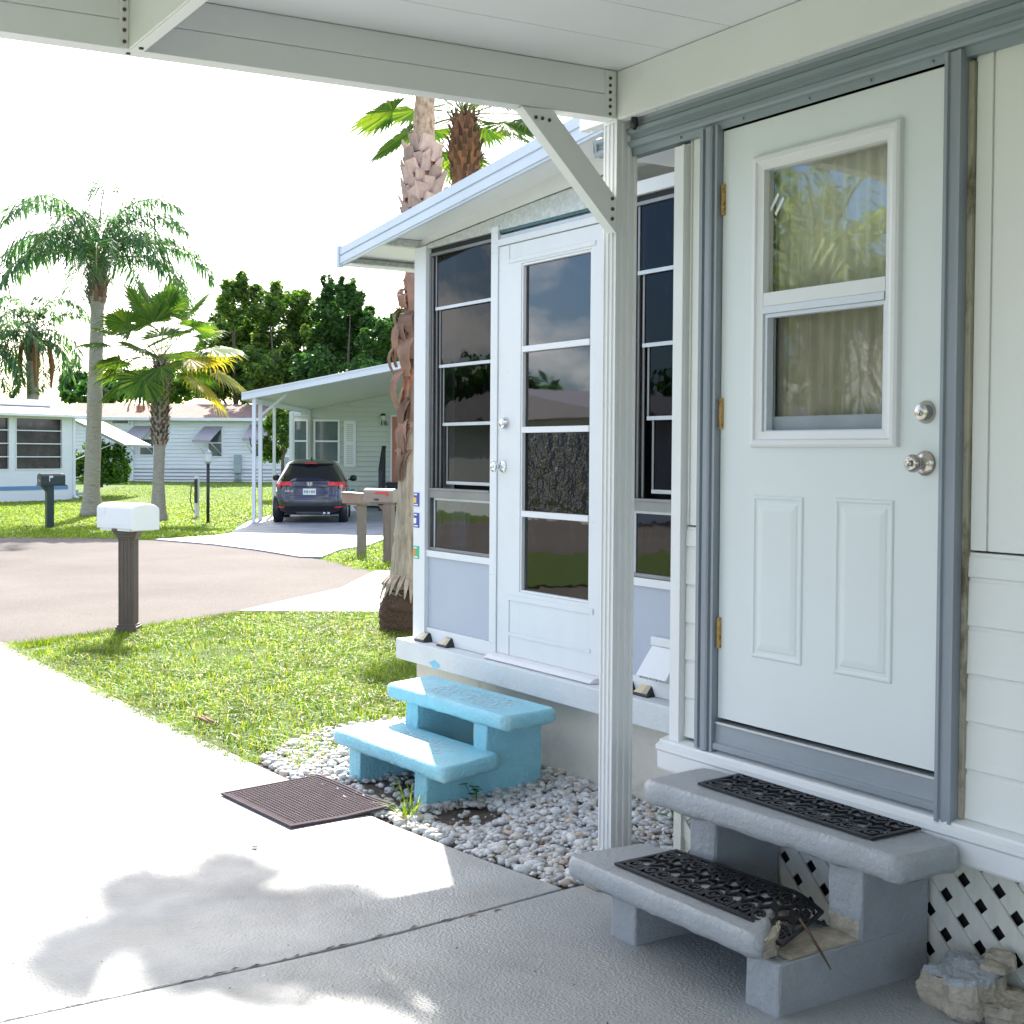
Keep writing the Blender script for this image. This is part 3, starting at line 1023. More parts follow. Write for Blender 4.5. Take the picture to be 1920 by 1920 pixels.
def lock(b, c, ax=(-1, 0, 0), k=1.0):
    c = Vector(c)
    b.lathe([(.001, 0), (.0335 * k, 0), (.0335 * k, .004), (.030 * k, .012), (.024 * k, .024), (.0225 * k, .026), (.021 * k, .0255), (.0205 * k, .026), (0, .026)], c, ax, 28)
    p = c + Vector(ax) * .0262 * k
    b.lathe([(.0085 * k, 0), (.0085 * k, .002), (0, .002)], p + Vector((0, 0, -.004 * k)), ax, 14)


b = MB()
lock(b, (X0, 2.538, 1.628))
b.build('deadbolt', M['steel'], door)
b = MB()
kc = Vector((X0, 2.538, 1.480))
b.lathe([(.001, 0), (.037, 0), (.037, .003), (.034, .008), (.022, .013), (.0125, .016), (.0115, .030), (.013, .034), (.022, .040), (.0262, .050), (.0262, .058),
         (.023, .066), (.0165, .0705), (.0150, .0700), (.0145, .0695), (0, .0695)], kc, (-1, 0, 0), 30)
b.lathe([(.008, .0), (.008, .003), (0, .003)], kc + Vector((-.0693, 0, 0)), (-1, 0, 0), 12)
b.build('door_knob', M['steel'], door)
for c in (1.624, 1.4795):
    b = MB()
    b.box(X0 - (.0305 if c > 1.6 else .0735), X0 - .027, 2.5365, 2.5385, c - .005, c + .003)
    b.build('keyhole', M['dark'], door)
for zc in (2.372, 1.642, .888):
    b = MB()
    for j in range(5):
        b.lathe([(.0068, 0), (.0068, .0195), (.0058, .0205)], (3.074, 3.4215, zc - .053 + j * .0212), (0, 0, 1), 10)
    b.box(3.076, 3.0875, 3.397, 3.409, zc - .052, zc + .052)
    b.build('hinge', M['brass_rust'], door)
for dy, dz in ((0, 0), (-.022, -.018)):   # strips of tape on the glass
    b = MB()
    b.prism([(3.158 + dy, 2.36 + dz), (3.193 + dy, 2.312 + dz), (3.187 + dy, 2.302 + dz), (3.150 + dy, 2.352 + dz)], lambda u, v, w: (w, u, v), 3.0968, 3.0976)
    b.build('tape_strip', M['win_white'], door)

# ================================================================== the screened sunroom
S = 3.52
sun_ = thing('sunroom', 'white sunroom with dark vinyl windows and a four pane door under a sloped roof', 'sunroom', (3.52, 5.1, 0))
b = MB()
b.box(3.50, 9, 3.70, 6.29, -.2, .374)
b.build('foundation', M['found'], sun_)
b = MB()
b.box(3.42, 9, 3.67, 6.385, .376, .486)
lg = b.build('ledge', M['ledge'], sun_, bev=.006)
b = MB()
b.prism([(5.95 + .05 * math.cos(a) * random.uniform(.6, 1.2), .40 + .022 * math.sin(a) * random.uniform(.6, 1.3)) for a in [i * .4 for i in range(16)]],
        lambda u, v, w: (w, u, v), 3.4185, 3.4195)
b.build('paint_smudge', M['blue_smudge'], lg)
b = MB()                                # rails and posts of the wall
b.box(3.497, 3.62, 6.205, 6.33, .488, 2.612)
b.box(3.505, 3.60, 5.500, 5.562, .488, 2.622)
b.box(3.508, 3.60, 4.48, 4.66, .488, 2.60)
b.box(3.512, 3.60, 5.563, 6.204, .488, .560)
b.box(3.512, 3.60, 3.68, 4.479, .488, .560)
b.box(3.508, 3.60, 5.563, 6.204, .944, .978)
b.box(3.508, 3.60, 3.68, 4.479, .944, .978)
b.box(3.504, 3.60, 4.661, 5.499, 2.520, 2.552)
for y in (5.515, 5.545):
    for z in (2.59, 2.535, 2.49, .56, .9, 1.6):
        b.lathe([(.004, 0), (.003, .003), (0, .0035)], (3.505, y, z), (-1, 0, 0), 6)
b.build('wall_frame', M['white_paint'], sun_, bev=.002)
b = MB()
b.box(3.522, 3.58, 5.563, 6.204, .561, .943)
b.build('wall_panel', M['grey_panel'], sun_)
b = MB()
b.box(3.522, 3.58, 3.68, 4.479, .561, .943)
b.build('wall_panel', M['grey_panel'], sun_)
b = MB()
b.prism([(6.33, 2.612), (6.2, 2.622), (5.2, 2.690), (4.58, 2.722), (4.58, 2.598), (6.33, 2.598)], lambda u, v, w: (w, u, v), 3.512, 3.56)
b.build('galvanised_header', M['galv'], sun_)
b = MB()
b.box(3.51, 3.56, 3.68, 4.579, 2.598, 2.655)
b.build('header_board', M['white_paint'], sun_)
b = MB()
b.prism([(6.33, 2.615), (6.2, 2.634), (5.2, 2.70), (3.68, 2.79), (3.68, 2.96), (6.33, 2.68)], lambda u, v, w: (w, u, v), 3.522, 3.6)
b.box(3.60, 8, 3.68, 6.33, .488, .56)
b.box(3.60, 8, 6.28, 6.33, .561, 2.6)
b.build('end_wall', M['white_paint'], sun_)
b = MB()
b.box(3.515, 3.535, 4.662, 5.498, 2.5535, 2.572)
b.build('transom_strip', M['alu_lite'], sun_)
b = MB()
b.prism([(4.662, 2.597), (5.498, 2.597), (5.498, 2.583), (4.662, 2.583)], lambda u, v, w: (w, u, v), 3.516, 3.53)
b.build('green_gasket', M['seal_green'], sun_)
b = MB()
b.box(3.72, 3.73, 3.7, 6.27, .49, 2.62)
b.build('room_dark_sheet', M['inner_dark'], sun_)  # dark sheet in place of the dim room behind the panes
# roof: pans, rake and eave trim
zb = lambda y: 2.559 + .1075 * (6.8 - y)
zt = lambda y: 2.661 + .117 * (6.8 - y)
b = MB()
for i in range(9):                      # pans running down the slope
    x0, x1 = 3.30 + i * .4, 3.30 + (i + 1) * .4 - .006
    b.prism([(6.78, zb(6.78) + .042), (3.66, zb(3.66) + .042), (3.66, zt(3.66) - .01), (6.78, zt(6.78) - .01)], lambda u, v, w: (w, u, v), x0, x1)
b.box(6.9, 9, 3.66, 6.78, 2.72, 2.8)
roof_ = b.build('roof', M['ceiling'], sun_)
b = MB()
for u0, u1, xo in ((0, .10, .0), (.10, .46, .008), (.46, .56, .0), (.56, .90, .008), (.90, 1, .0)):
    q = lambda y, u: zb(y) + (zt(y) - zb(y)) * u
    b.prism([(6.8, q(6.8, u0)), (3.9, q(3.9, u0)), (3.9, q(3.9, u1)), (6.8, q(6.8, u1))], lambda u, v, w: (w, u, v), 3.283 - xo, 3.2995)
b.box(3.268, 3.30, 6.801, 6.83, 2.548, 2.668)
b.build('rake_trim', M['rake'], sun_)
b = MB()
b.box(3.30, 8, 6.785, 6.81, 2.556, 2.66)
b.box(3.30, 8, 6.70, 6.784, 2.552, 2.562)
b.build('eave_gutter', M['white_paint'], sun_)
b = MB()
b.box(3.30, 8, 6.765, 6.783, 2.563, 2.600)
b.box(3.30, 3.60, 6.30, 6.345, 2.613, 2.652)
b.build('eave_beam', M['galv'], sun_)


def vent_window(y0, y1, name='porch_window'):
    f = MB()
    f.box(3.53, 3.60, y0, y1, 2.572, 2.596)
    fw = f.build(name, M['dark'], sun_)
    g = MB()
    g.frame(y0, y1, .980, 2.570, .016, 3.518, 3.60)
    g.box(3.514, 3.60, y0 + .016, y1 - .016, 1.262, 1.302)
    g.box(3.510, 3.56, y0 + .016, y1 - .016, 1.302, 1.314)
    for k, x in enumerate((.026, .034, .044)):
        g.box(3.524 + k * .014, 3.532 + k * .014, y1 - .030 - k * .02, y1 - .0165 - k * .02, 1.315, 2.55)
    g.build('window_frame', M['alu_dark'], fw, bev=.0015)
    zs = [2.556, 2.262, 1.955, 1.646, 1.335]
    for k in range(4):
        x = 3.530 + k * .013
        ya, yb = y0 + .018, y1 - .052 - k * .019
        r = MB()
        r.box(x - .004, x + .008, ya, yb, zs[k + 1], zs[k + 1] + .017)
        ro = r.build('vent_sash', M['alu_lite'], fw, bev=.001)
        r = MB()
        r.box(x - .002, x + .006, yb - .012, yb, zs[k + 1] + .0172, zs[k])
        r.build('sash_stile', M['alu_dark'], fw)
        p = MB()
        p.grid(lambda u, v: (x + .002, yb - u * (yb - ya), zs[k + 1] + .017 + v * (zs[k] - zs[k + 1] - .017)), 2, 2, sm=False)
        p.build('pane', M['pane_dark'], ro and fw, fixn=False)
    p = MB()
    p.grid(lambda u, v: (3.535, y1 - .05 - u * (y1 - y0 - .07), .996 + v * .266), 2, 2, sm=False)
    p.build('pane', M['pane_clear'], fw, fixn=False)
    r = MB()
    r.frame(y0 + .018, y1 - .040, .984, 1.262, .012, 3.530, 3.545)
    r.build('vent_sash', M['alu_lite'], fw)
    return fw


lw = vent_window(5.564, 6.203)
b = MB()
b.box(3.60, 3.612, 6.045, 6.075, 1.985, 2.43)
b.build('wooden_slat', M['wood_strip'], lw)
b = MB()
b.box(3.62, 3.64, 5.98, 6.12, .98, 1.25)
b.build('blue_cloth', mat('blue_cloth', (.16, .22, .36), .9, var=.35, vs=8), lw)
vent_window(3.69, 4.478)

# the sunroom door
b = MB()
y0, y1 = 4.664, 5.497
b.box(3.512, 3.552, 5.30, y1, .516, 2.516)
b.box(3.512, 3.552, y0, 4.735, .516, 2.516)
b.box(3.512, 3.552, 4.735, 5.30, 2.414, 2.516)
b.box(3.512, 3.552, 4.735, 5.30, .516, .832)
b.box(3.507, 3.5115, 4.70, 5.41, 2.425, 2.446)
b.box(3.507, 3.5115, 4.70, 5.41, .786, .812)
b.box(3.508, 3.5115, 4.72, 5.395, .612, .630)
b.box(3.508, 3.5115, 5.385, 5.396, .518, .611)
b.box(3.508, 3.5115, 5.385, 5.396, .631, .785)
b.box(3.508, 3.5115, 5.400, 5.4045, 2.447, 2.514)
for y, z in ((5.40, 2.435), (4.71, 2.435), (5.40, .80), (4.71, .80), (5.41, 1.9), (5.41, 1.35), (4.70, 1.95), (4.70, 1.6), (4.70, 1.2)):
    b.lathe([(.004, 0), (.003, .002), (0, .003)], (3.507, y, z), (-1, 0, 0), 6)
sd = b.build('sunroom_door', M['white_paint'], sun_, bev=.001)
b = MB()
b.frame(4.7355, 5.2995, .8325, 2.4135, .011, 3.516, 3.548)
for z in (2.002, 1.615, 1.212):
    b.box(3.510, 3.548, 4.7465, 5.2885, z - .014, z + .014)
b.build('glazing_bars', M['win_white'], sd, bev=.0015)
for z0_, z1_, mm in ((2.016, 2.402, 'pane_door'), (1.629, 1.988, 'pane_door'), (1.226, 1.601, 'pane_crink'), (.843, 1.198, 'pane_clear')):
    b = MB()
    b.grid(lambda u, v: (3.534, 5.288 - u * .541, z0_ + v * (z1_ - z0_)), 2, 2, sm=False)
    b.build('pane', M[mm], sd, fixn=False)
q = at(940, 873, 5.9)
b = MB()
b.lathe([(.001, 0), (.031, 0), (.031, .003), (.026, .009), (.012, .014), (.011, .03), (.022, .04), (.0265, .05), (.025, .06), (.015, .066), (0, .067)], (3.512, 5.448, 1.437), (-1, 0, 0), 22)
b.build('door_knob', M['chrome'], sd)
b = MB()
lock(b, (3.512, 5.427, 1.648), k=.95)
b.build('deadbolt', M['chrome'], sd)
b = MB()
b.prism([(3.56, .488), (3.455, .488), (3.448, .494), (3.47, .508), (3.511, .515), (3.56, .515)], exz, 4.64, 5.52)
b.build('door_sill', M['win_white'], sun_)
# dryer vent hood
b = MB()
b.loft([[(3.519, 4.10, .742), (3.519, 4.285, .742), (3.519, 4.285, .705), (3.519, 4.10, .705)],
        [(3.500, 4.10, .740), (3.500, 4.285, .740), (3.500, 4.285, .705), (3.500, 4.10, .705)]])
b.loft([[(3.519, 4.105, .704), (3.519, 4.28, .704), (3.505, 4.28, .704), (3.505, 4.105, .704)],
        [(3.519, 4.095, .585), (3.519, 4.29, .585), (3.425, 4.29, .585), (3.425, 4.095, .585)]])
for i in range(9):
    b.box(3.43, 3.515, 4.10 + i * .021, 4.106 + i * .021, .573, .584)
b.build('dryer_vent', M['white_paint'], sun_, bev=.003)
for z0_, z1_, mm, m2 in ((1.21, 1.285, 'stk_blue', 'stk_yel'), (1.095, 1.175, 'stk_blue', 'stk_white'), (.925, .995, 'stk_green', 'stk_or')):
    b = MB()
    b.box(3.4945, 3.4965, 6.262, 6.322, z0_, z1_, mi=0)
    zc = (z0_ + z1_) / 2
    b.box(3.4935, 3.4943, 6.292, 6.322, zc - .018, zc + .012, mi=1)
    b.box(3.4935, 3.4943, 6.285, 6.315, z1_ - .014, z1_ - .006, mi=2)
    b.box(3.4935, 3.4943, 6.275, 6.315, z0_ + .006, z0_ + .013, mi=2)
    b.build('sticker', [M[mm], M[m2], M['stk_white']], sun_)

# ================================================================== the carport
cp = thing('carport', 'white aluminium carport overhead with a fluted post, bolted cross beam and angled brace', 'carport', (3.05, 3.93, 0))


def fluted(x0, x1, y0, y1, n=3, d=.006):
    p = []

    def edge(a, c, nrm):
        a, c, nrm = Vector(a), Vector(c), Vector(nrm)
        p.append(a)
        for i in range(n):
            t0, t1 = (i + .32) / (n + .3), (i + .98) / (n + .3)
            p.extend([a.lerp(c, t0), a.lerp(c, t0 + .02) + nrm * d, a.lerp(c, t1 - .02) + nrm * d, a.lerp(c, t1)])
    edge((x0, y1), (x0, y0), (1, 0))
    edge((x0, y0), (x1, y0), (0, 1))
    edge((x1, y0), (x1, y1), (-1, 0))
    edge((x1, y1), (x0, y1), (0, -1))
    return [(q.x, q.y) for q in p]


b = MB()
b.prism(fluted(3.0, 3.098, 3.895, 3.975), exy, -.03, 2.725)
b.box(2.999, 3.07, 3.8945, 3.975, 2.7255, 2.915)
b.build('post', M['white_alu'], cp)
cz = lambda x: 2.737 - .0313 * (2.98 - x)
b = MB()
for o0, o1 in ((0, .083), (.086, .174)):
    b.prism([(-3.2, cz(-3.2) + o0), (2.995, cz(2.995) + o0), (2.995, cz(2.995) + o1), (-3.2, cz(-3.2) + o1)], lambda u, v, w: (u, w, v), 3.894, 3.962)
b.prism([(-3.2, cz(-3.2) + .08), (2.994, cz(2.994) + .08), (2.994, cz(2.994) + .09), (-3.2, cz(-3.2) + .09)], lambda u, v, w: (u, w, v), 3.898, 3.96)
b.build('cross_beam', M['white_alu'], cp, bev=.0015)
b = MB()
b.box(3.0, 3.046, -13.5, 3.8935, 2.738, 2.911)
b.box(3.0035, 3.042, -13.5, 3.8935, 2.7345, 2.7385)
b.box(3.0, 3.046, 3.976, 4.13, 2.738, 2.911)
for y in (3.70, 3.62, 3.0, 2.1, 1.5, 4.08):
    b.lathe([(.006, 0), (.005, .003), (0, .004)], (3.022, y, 2.734), (0, 0, -1), 8)
b.build('wall_beam', M['white_alu'], cp, bev=.0015)
b = MB()
b.box(1.190, 1.237, -13.5, 3.8935, cz(1.21) + .001, cz(1.21) + .172)
b.box(1.196, 1.231, -13.5, 3.892, cz(1.21) - .003, cz(1.21) + .001)
b.box(-1.60, -1.55, -13.5, 3.8935, cz(-1.6) + .001, cz(-1.6) + .172)
b.build('long_beam', M['white_alu'], cp, bev=.0015)
b = MB()
y = 3.89
while y > -13.5:
    y2 = y - .305
    b.prism([(-3.2, cz(-3.2) + .176), (3.046, cz(3.046) + .176), (3.046, cz(3.046) + .22), (-3.2, cz(-3.2) + .22)], lambda u, v, w: (u, w, v), y2 + .0035, y)
    b.prism([(-3.2, cz(-3.2) + .181), (3.04, cz(3.04) + .181), (3.04, cz(3.04) + .21), (-3.2, cz(-3.2) + .21)], lambda u, v, w: (u, w, v), y2, y2 + .0035)
    y = y2
b.prism([(-3.2, cz(-3.2) + .176), (3.046, cz(3.046) + .176), (3.046, cz(3.046) + .22), (-3.2, cz(-3.2) + .22)], lambda u, v, w: (u, w, v), 3.891, 4.0)
b.build('ceiling_pan', M['ceiling'], cp)
b = MB()
b.prism([(2.572, 2.7185), (2.705, 2.7255), (2.9905, 2.445), (2.9905, 2.316)], lambda u, v, w: (u, w, v), 3.8835, 3.8932)
b.prism([(2.574, 2.717), (2.703, 2.7225), (2.9885, 2.443), (2.9885, 2.319)], lambda u, v, w: (u, w, v), 3.8935, 3.935)
br = b.build('brace', M['white_alu'], cp, bev=.001)


def bolts(pts, y, parent, r=.0068):
    for x, z in pts:
        b = MB()
        b.lathe([(r, 0), (r, .004), (r * .7, .006), (0, .0065)], (x, y, z), (0, -1, 0), 10)
        b.build('bolt', M['bolt'], parent)


bolts([(2.63, 2.688), (2.658, 2.688), (2.688, 2.686), (2.972, 2.44), (2.973, 2.402), (2.972, 2.366)], 3.8833, br)
b = MB()
b.box(2.943, 2.982, 3.8895, 3.8937, cz(2.96) + .002, cz(2.96) + .170)
bk = b.build('bracket', M['white_alu'], cp, bev=.0008)
bolts([(2.963, cz(2.96) + q) for q in (.013, .040, .064, .092, .117, .143)], 3.8893, bk, .0062)
b = MB()
b.box(1.162, 1.1895, 3.8895, 3.8937, cz(1.17) + .002, cz(1.17) + .165)
bk = b.build('bracket', M['white_alu'], cp, bev=.0008)
bolts([(1.176, cz(1.17) + q) for q in (.020, .053, .084, .113, .143)], 3.8893, bk, .0055)
b = MB()
b.lathe([(.008, 0), (.007, .004), (0, .005)], (1.214, 3.85, cz(1.21) - .003), (0, 0, -1), 10)
b.build('bolt', M['bolt'], bk)
b = MB()
b.lathe([(.007, 0), (.006, .004), (0, .005)], (1.20, 3.93, cz(1.2)), (0, 0, -1), 10)
b.build('bolt', M['bolt'], bk)


def roughen(o, lv=3, pairs=((.05, .022), (.012, .008))):
    sb = o.modifiers.new('subdivide', 'SUBSURF')
    sb.subdivision_type = 'SIMPLE'
    sb.levels = sb.render_levels = lv
    for sc, stg in pairs:
        tx_ = bpy.data.textures.new('rubble_noise', 'CLOUDS')
        tx_.noise_scale = sc
        dm = o.modifiers.new('rough', 'DISPLACE')
        dm.texture = tx_
        dm.strength = stg
        dm.mid_level = .5
    return o


# ================================================================== steps
def outline(q, per):
    pts = []
    for a, c in zip(q, q[1:] + q[:1]):
        a, c = Vector(a), Vector(c)
        k = max(2, int((c - a).length / per))
        pts += [a.lerp(c, i / k) for i in range(k)]
    return pts


def slab(b, quad, z0, z1, rnd=.022, jit=.003, per=.042):
    """hand-cast slab: rounded nose, slightly lumpy edges"""
    p = outline(quad, per)
    n = len(p)
    c = sum(p, Vector((0, 0))) / n
    # smooth the corners
    for _ in range(1):
        p = [(p[i - 1] + p[i] * 2 + p[(i + 1) % n]) / 4 for i in range(n)]
    nrm = []
    for i in range(n):
        t = (p[(i + 1) % n] - p[i - 1]).normalized()
        o = Vector((t.y, -t.x))
        nrm.append(o if o.dot(p[i] - c) > 0 else -o)
    h = z1 - z0
    prof = [(.012, 0), (.002, .007), (.0, h * .3), (.0, h * .62), (rnd * .18, h * .82), (rnd * .45, h * .92), (rnd * .75, h * .985), (rnd, h)]
    lw_ = [random.uniform(-1, 1) for _ in range(n)]
    loops = []
    for ins, dz in prof:
        loops.append([(p[i].x - nrm[i].x * (ins + lw_[i] * jit + random.uniform(-.3, .3) * jit),
                       p[i].y - nrm[i].y * (ins + lw_[i] * jit + random.uniform(-.3, .3) * jit),
                       z0 + dz + (random.uniform(-1, 1) * jit * (1.3 if dz < .01 else .25 if dz < h * .97 else 0))) for i in range(n)])
    b.loft(loops, True, False, sm=True)
    b.add([(p[0], p[1], z1) for p in loops[-1]] + [(c.x, c.y, z1)], [(i, (i + 1) % n, n) for i in range(n)])


def rough_prism(b, poly, y0, y1, jit=.003, n=5):
    """(x, z) outline given depth along y with uneven skin"""
    pts = outline([Vector(p) for p in poly], .05)
    ys = [y0 + (y1 - y0) * i / n for i in range(n + 1)]
    loops = [[(p.x + random.uniform(-jit, jit), y + random.uniform(-jit, jit), p.y + random.uniform(-jit, jit)) for p in pts] for y in ys]
    b.loft(loops, True, True, sm=False)


gs = thing('concrete_steps', 'grey painted two tread concrete steps with a broken lower corner, under the entry door', 'steps', (2.8, 2.9, 0), 'concrete entry steps')
b = MB()
slab(b, [(2.738, 3.40), (3.046, 3.43), (3.046, 2.345), (2.778, 2.352)], .352, .427)
b.build('tread', M['grey_paint'], gs)
b = MB()
slab(b, [(2.445, 3.425), (2.765, 3.40), (2.765, 2.735), (2.66, 2.69), (2.60, 2.635), (2.555, 2.60), (2.525, 2.565), (2.458, 2.548)], .148, .215, rnd=.018)
lt = b.build('tread', M['grey_paint'], gs)
b = MB()
bl = outline([Vector(p) for p in ((2.478, 2.5445), (2.53, 2.552), (2.575, 2.588), (2.615, 2.622), (2.675, 2.675), (2.755, 2.725), (2.745, 2.745), (2.66, 2.705), (2.59, 2.645), (2.53, 2.59))], .02)
b.loft([[(p.x + random.uniform(-.004, .004), p.y + random.uniform(-.004, .004), z) for p in bl] for z in (.152, .17, .187, .203)], True, True)
roughen(b.build('broken_edge', M['raw_conc'], lt), 2, ((.02, .012), (.008, .006)))
for y0_, y1_ in ((3.128, 3.248), (2.518, 2.645)):
    b = MB()
    rough_prism(b, [(2.503, -.02), (3.108, -.02), (3.108, .352), (2.825, .352), (2.822, .146), (2.505, .146)], y0_, y1_, .0025)
    lo = b.build('leg', M['grey_paint'], gs, bev=.008)
b = MB()
rough_prism(b, [(2.545, .1465), (2.819, .1465), (2.819, .150), (2.70, .156), (2.56, .151)], 2.522, 2.640, .002)
rough_prism(b, [(2.8195, .15), (2.8235, .15), (2.8235, .185), (2.8195, .20)], 2.525, 2.638, .0015)
roughen(b.build('exposed_concrete', M['raw_conc'], lo), 2, ((.03, .006), (.01, .003)))

bs_ = thing('concrete_steps', 'light blue painted two tread concrete steps below the sunroom door', 'steps', (3.1, 5.25, -.04), 'concrete entry steps')
b = MB()
slab(b, [(2.988, 5.69), (3.305, 5.79), (3.350, 4.73), (3.035, 4.68)], .316, .381, rnd=.018, jit=.003)
up_ = b.build('tread', M['blue_paint'], bs_)
b = MB()
slab(b, [(2.680, 5.645), (3.03, 5.70), (3.085, 4.775), (2.724, 4.665)], .136, .201, rnd=.018, jit=.003)
lo_ = b.build('tread', M['blue_paint'], bs_)
for y0_, y1_, o_ in ((5.435, 5.545, 0), (4.858, 4.968, .025)):
    b = MB()
    rough_prism(b, [(2.725 + o_, -.09), (3.345, -.09), (3.345, .315), (3.03 + o_, .315), (3.025 + o_, .138), (2.73 + o_, .136)], y0_, y1_, .0025)
    b.build('leg', M['blue_paint'], bs_, bev=.006)


def print_patch(parent, P0, P1, P2, z, nx, ny, keep):
    """worn basket-weave print: short raised dashes"""
    b = MB()
    P0, P1, P2 = Vector(P0), Vector(P1), Vector(P2)
    for i in range(nx):
        for j in range(ny):
            if random.random() > keep:
                continue
            u, v = (i + .5 + (.3 if j % 2 else 0)) / nx, (j + .5) / ny
            c = P0 + (P1 - P0) * u + (P2 - P0) * v
            e1 = (P1 - P0) / nx * random.uniform(.24, .40)
            e2 = (P2 - P0) / ny * random.uniform(.22, .34)
            sk = e2 * .5 * (1 if (i + j) % 2 else -1)
            q = [c - e1 - e2 - sk, c + e1 - e2 + sk, c + e1 + e2 + sk, c - e1 + e2 - sk]
            b.prism([(p.x, p.y) for p in q], lambda u_, v_, w_: (u_, v_, w_), z, z + .0012)
    b.build('tread_print', M['blue_wear'], parent)


print_patch(up_, (3.05, 5.46), (3.085, 4.87), (3.25, 5.49), .3815, 12, 6, .85)
print_patch(lo_, (2.77, 5.40), (2.80, 4.92), (2.97, 5.42), .2015, 12, 6, .95)


# ------------------------------------------------------------------ open scroll rubber treads
def scroll_mat(name, label, C, zfn, L, W, group):
    """C: four corners (front left, back left, back right, front right)"""
    t = thing(name, label, 'stair mat', (C[0][0], C[0][1], zfn(C[0][0], C[0][1])), group)
    A, B_, C_, D = [Vector(c) for c in C]

    def fn(u, v, h):                     # u along 0..L, v across 0..W
        a, c = u / L, v / W
        p = (A * (1 - c) + B_ * c) * (1 - a) + (D * (1 - c) + C_ * c) * a
        return Vector((p.x, p.y, zfn(p.x, p.y) + h))
    b = MB()

    def ribbon(pts, wd):
        pts = [Vector(p) for p in pts]
        lo, hi = [], []
        for i, p in enumerate(pts):
            d = (pts[min(i + 1, len(pts) - 1)] - pts[max(i - 1, 0)]).normalized()
            nn = Vector((-d.y, d.x)) * wd / 2
            lo.append(p - nn)
            hi.append(p + nn)
        v = []
        for a, c in zip(lo, hi):
            for q, h in ((a, .0005), (c, .0005), (c, .008), (a, .008)):
                q = Vector((min(max(q.x, 0), L), min(max(q.y, 0), W)))
                v.append(fn(q.x, q.y, h))
        b.loft([v[i:i + 4] for i in range(0, len(v), 4)], True, True)
    n = 30
    for v0 in (.006, W - .006):
        ribbon([(L * i / n, v0) for i in range(n + 1)], .013)
    for u0 in (.006, L - .006):
        ribbon([(u0, .013 + (W - .026) * i / 6) for i in range(7)], .013)
    nc = 10
    cw = (L - .03) / nc
    hh = (W - .024) / 2
    for i in range(nc):
        for j in range(2):
            cx, cy = .015 + cw * (i + .5), .012 + hh * (j + .5)
            f = 1 if j else -1
            g = 1 if i % 2 else -1
            r = min(cw, hh) * .36
            ribbon([(cx + g * cw * .10 + r * (1.05 - k * .045) * math.cos(g * (.5 + k * .55)), cy + f * hh * .16 + r * (1.05 - k * .045) * math.sin(g * (.5 + k * .55)) * 1.0) for k in range(12)], .0105)
            ribbon([(cx - cw * .5, cy - f * hh * .12), (cx - cw * .2, cy - f * hh * .40), (cx + cw * .2, cy - f * hh * .42), (cx + cw * .5, cy - f * hh * .12)], .011)
            ribbon([(cx - cw * .5, cy - f * hh * .12), (cx - cw * .46, cy + f * hh * .2), (cx - cw * .5, cy + f * hh * .48)], .011)
            ribbon([(cx + g * cw * .10 - .007, cy + f * hh * .16), (cx + g * cw * .10 + .007, cy + f * hh * .16)], .015)
            ribbon([(cx - g * cw * .32, cy + f * hh * .05), (cx - g * cw * .30, cy + f * hh * .44)], .012)
            ribbon([(cx - cw * .25, cy - f * hh * .47), (cx + cw * .25, cy - f * hh * .47)], .013)
    b.build('scroll_web', M['rubber'], t, fixn=True)
    return t


scroll_mat('stair_mat', 'black scroll pattern rubber mat lying flat on the upper grey step', [gp(1308, 1472, .428), gp(1405, 1450, .428), gp(1745, 1552, .428), gp(1635, 1577, .428)],
           lambda x, y: .4285, .78, .235, 'black rubber stair mats')
scroll_mat('stair_mat', 'black scroll pattern rubber mat drooping over the broken lower grey step', [gp(1152, 1622, .217), gp(1268, 1596, .217), gp(1545, 1692, .217), gp(1468, 1752, .217)],
           lambda x, y: .2165 - .035 * max(0, min(1, (2.735 - y - .25 * (2.70 - x)) / .12)) ** 1.5, .78, .235, 'black rubber stair mats')

# twig, weeds, chips, rocks
b = MB()
b.tube([gp(1500, 1724, .20), gp(1515, 1745, .19), gp(1533, 1775, .165), gp(1548, 1800, .13), gp(1558, 1818, .11)], [.004, .0045, .004, .003, .002], 6, jit=.2)
tag(b.build('twig', M['twig']), 'thin brown twig leaning on the broken corner of the grey steps', 'twig')


def leafblade(b, p, d, L, w, curl=.5, seg=5, up=.4):
    p, d = Vector(p), Vector(d).normalized()
    s = d.cross(Vector((0, 0, 1)))
    s = s.normalized() if s.length > .05 else Vector((1, 0, 0))
    prev = None
    z = up
    for i in range(seg + 1):
        f = i / seg
        ww = w * math.sin(math.pi * min(1, .12 + f * .88)) ** .7
        a, c = p - s * ww, p + s * ww
        if prev:
            b.add([prev[0], prev[1], c, a], [(0, 1, 2, 3)])
        prev = (a, c)
        st = (Vector((d.x, d.y, 0)) + Vector((0, 0, z))).normalized() * (L / seg)
        z -= curl
        p = p + st


q0 = gp(768, 1530)
t = thing('grass_tuft', 'small tuft of green grass growing beside the front leg of the blue steps', 'weed', (q0.x, q0.y, 0))
b = MB()
for i in range(46):
    a = random.uniform(0, 6.28)
    leafblade(b, (q0.x + random.uniform(-.03, .03), q0.y + random.uniform(-.03, .03), -.02), (math.cos(a), math.sin(a), 0), random.uniform(.06, .20), .0022, .28, 5, random.uniform(.9, 2.4))
b.build('leaf', M['grass_blade'], t)
q0 = gp(1208, 1560)
q0 = Vector((3.44, 4.02, .0))
t = thing('weed_plant', 'broad leaved green weed at the foot of the sunroom wall behind the post', 'weed', q0)
b = MB()
for a, L, up in ((2.2, .15, 3.0), (3.4, .10, 1.0), (4.4, .12, .8), (1.2, .10, 1.3), (5.3, .09, 1.4), (2.8, .13, 1.7)):
    leafblade(b, q0, (math.cos(a), math.sin(a), 0), L, .022, .3, 7, up)
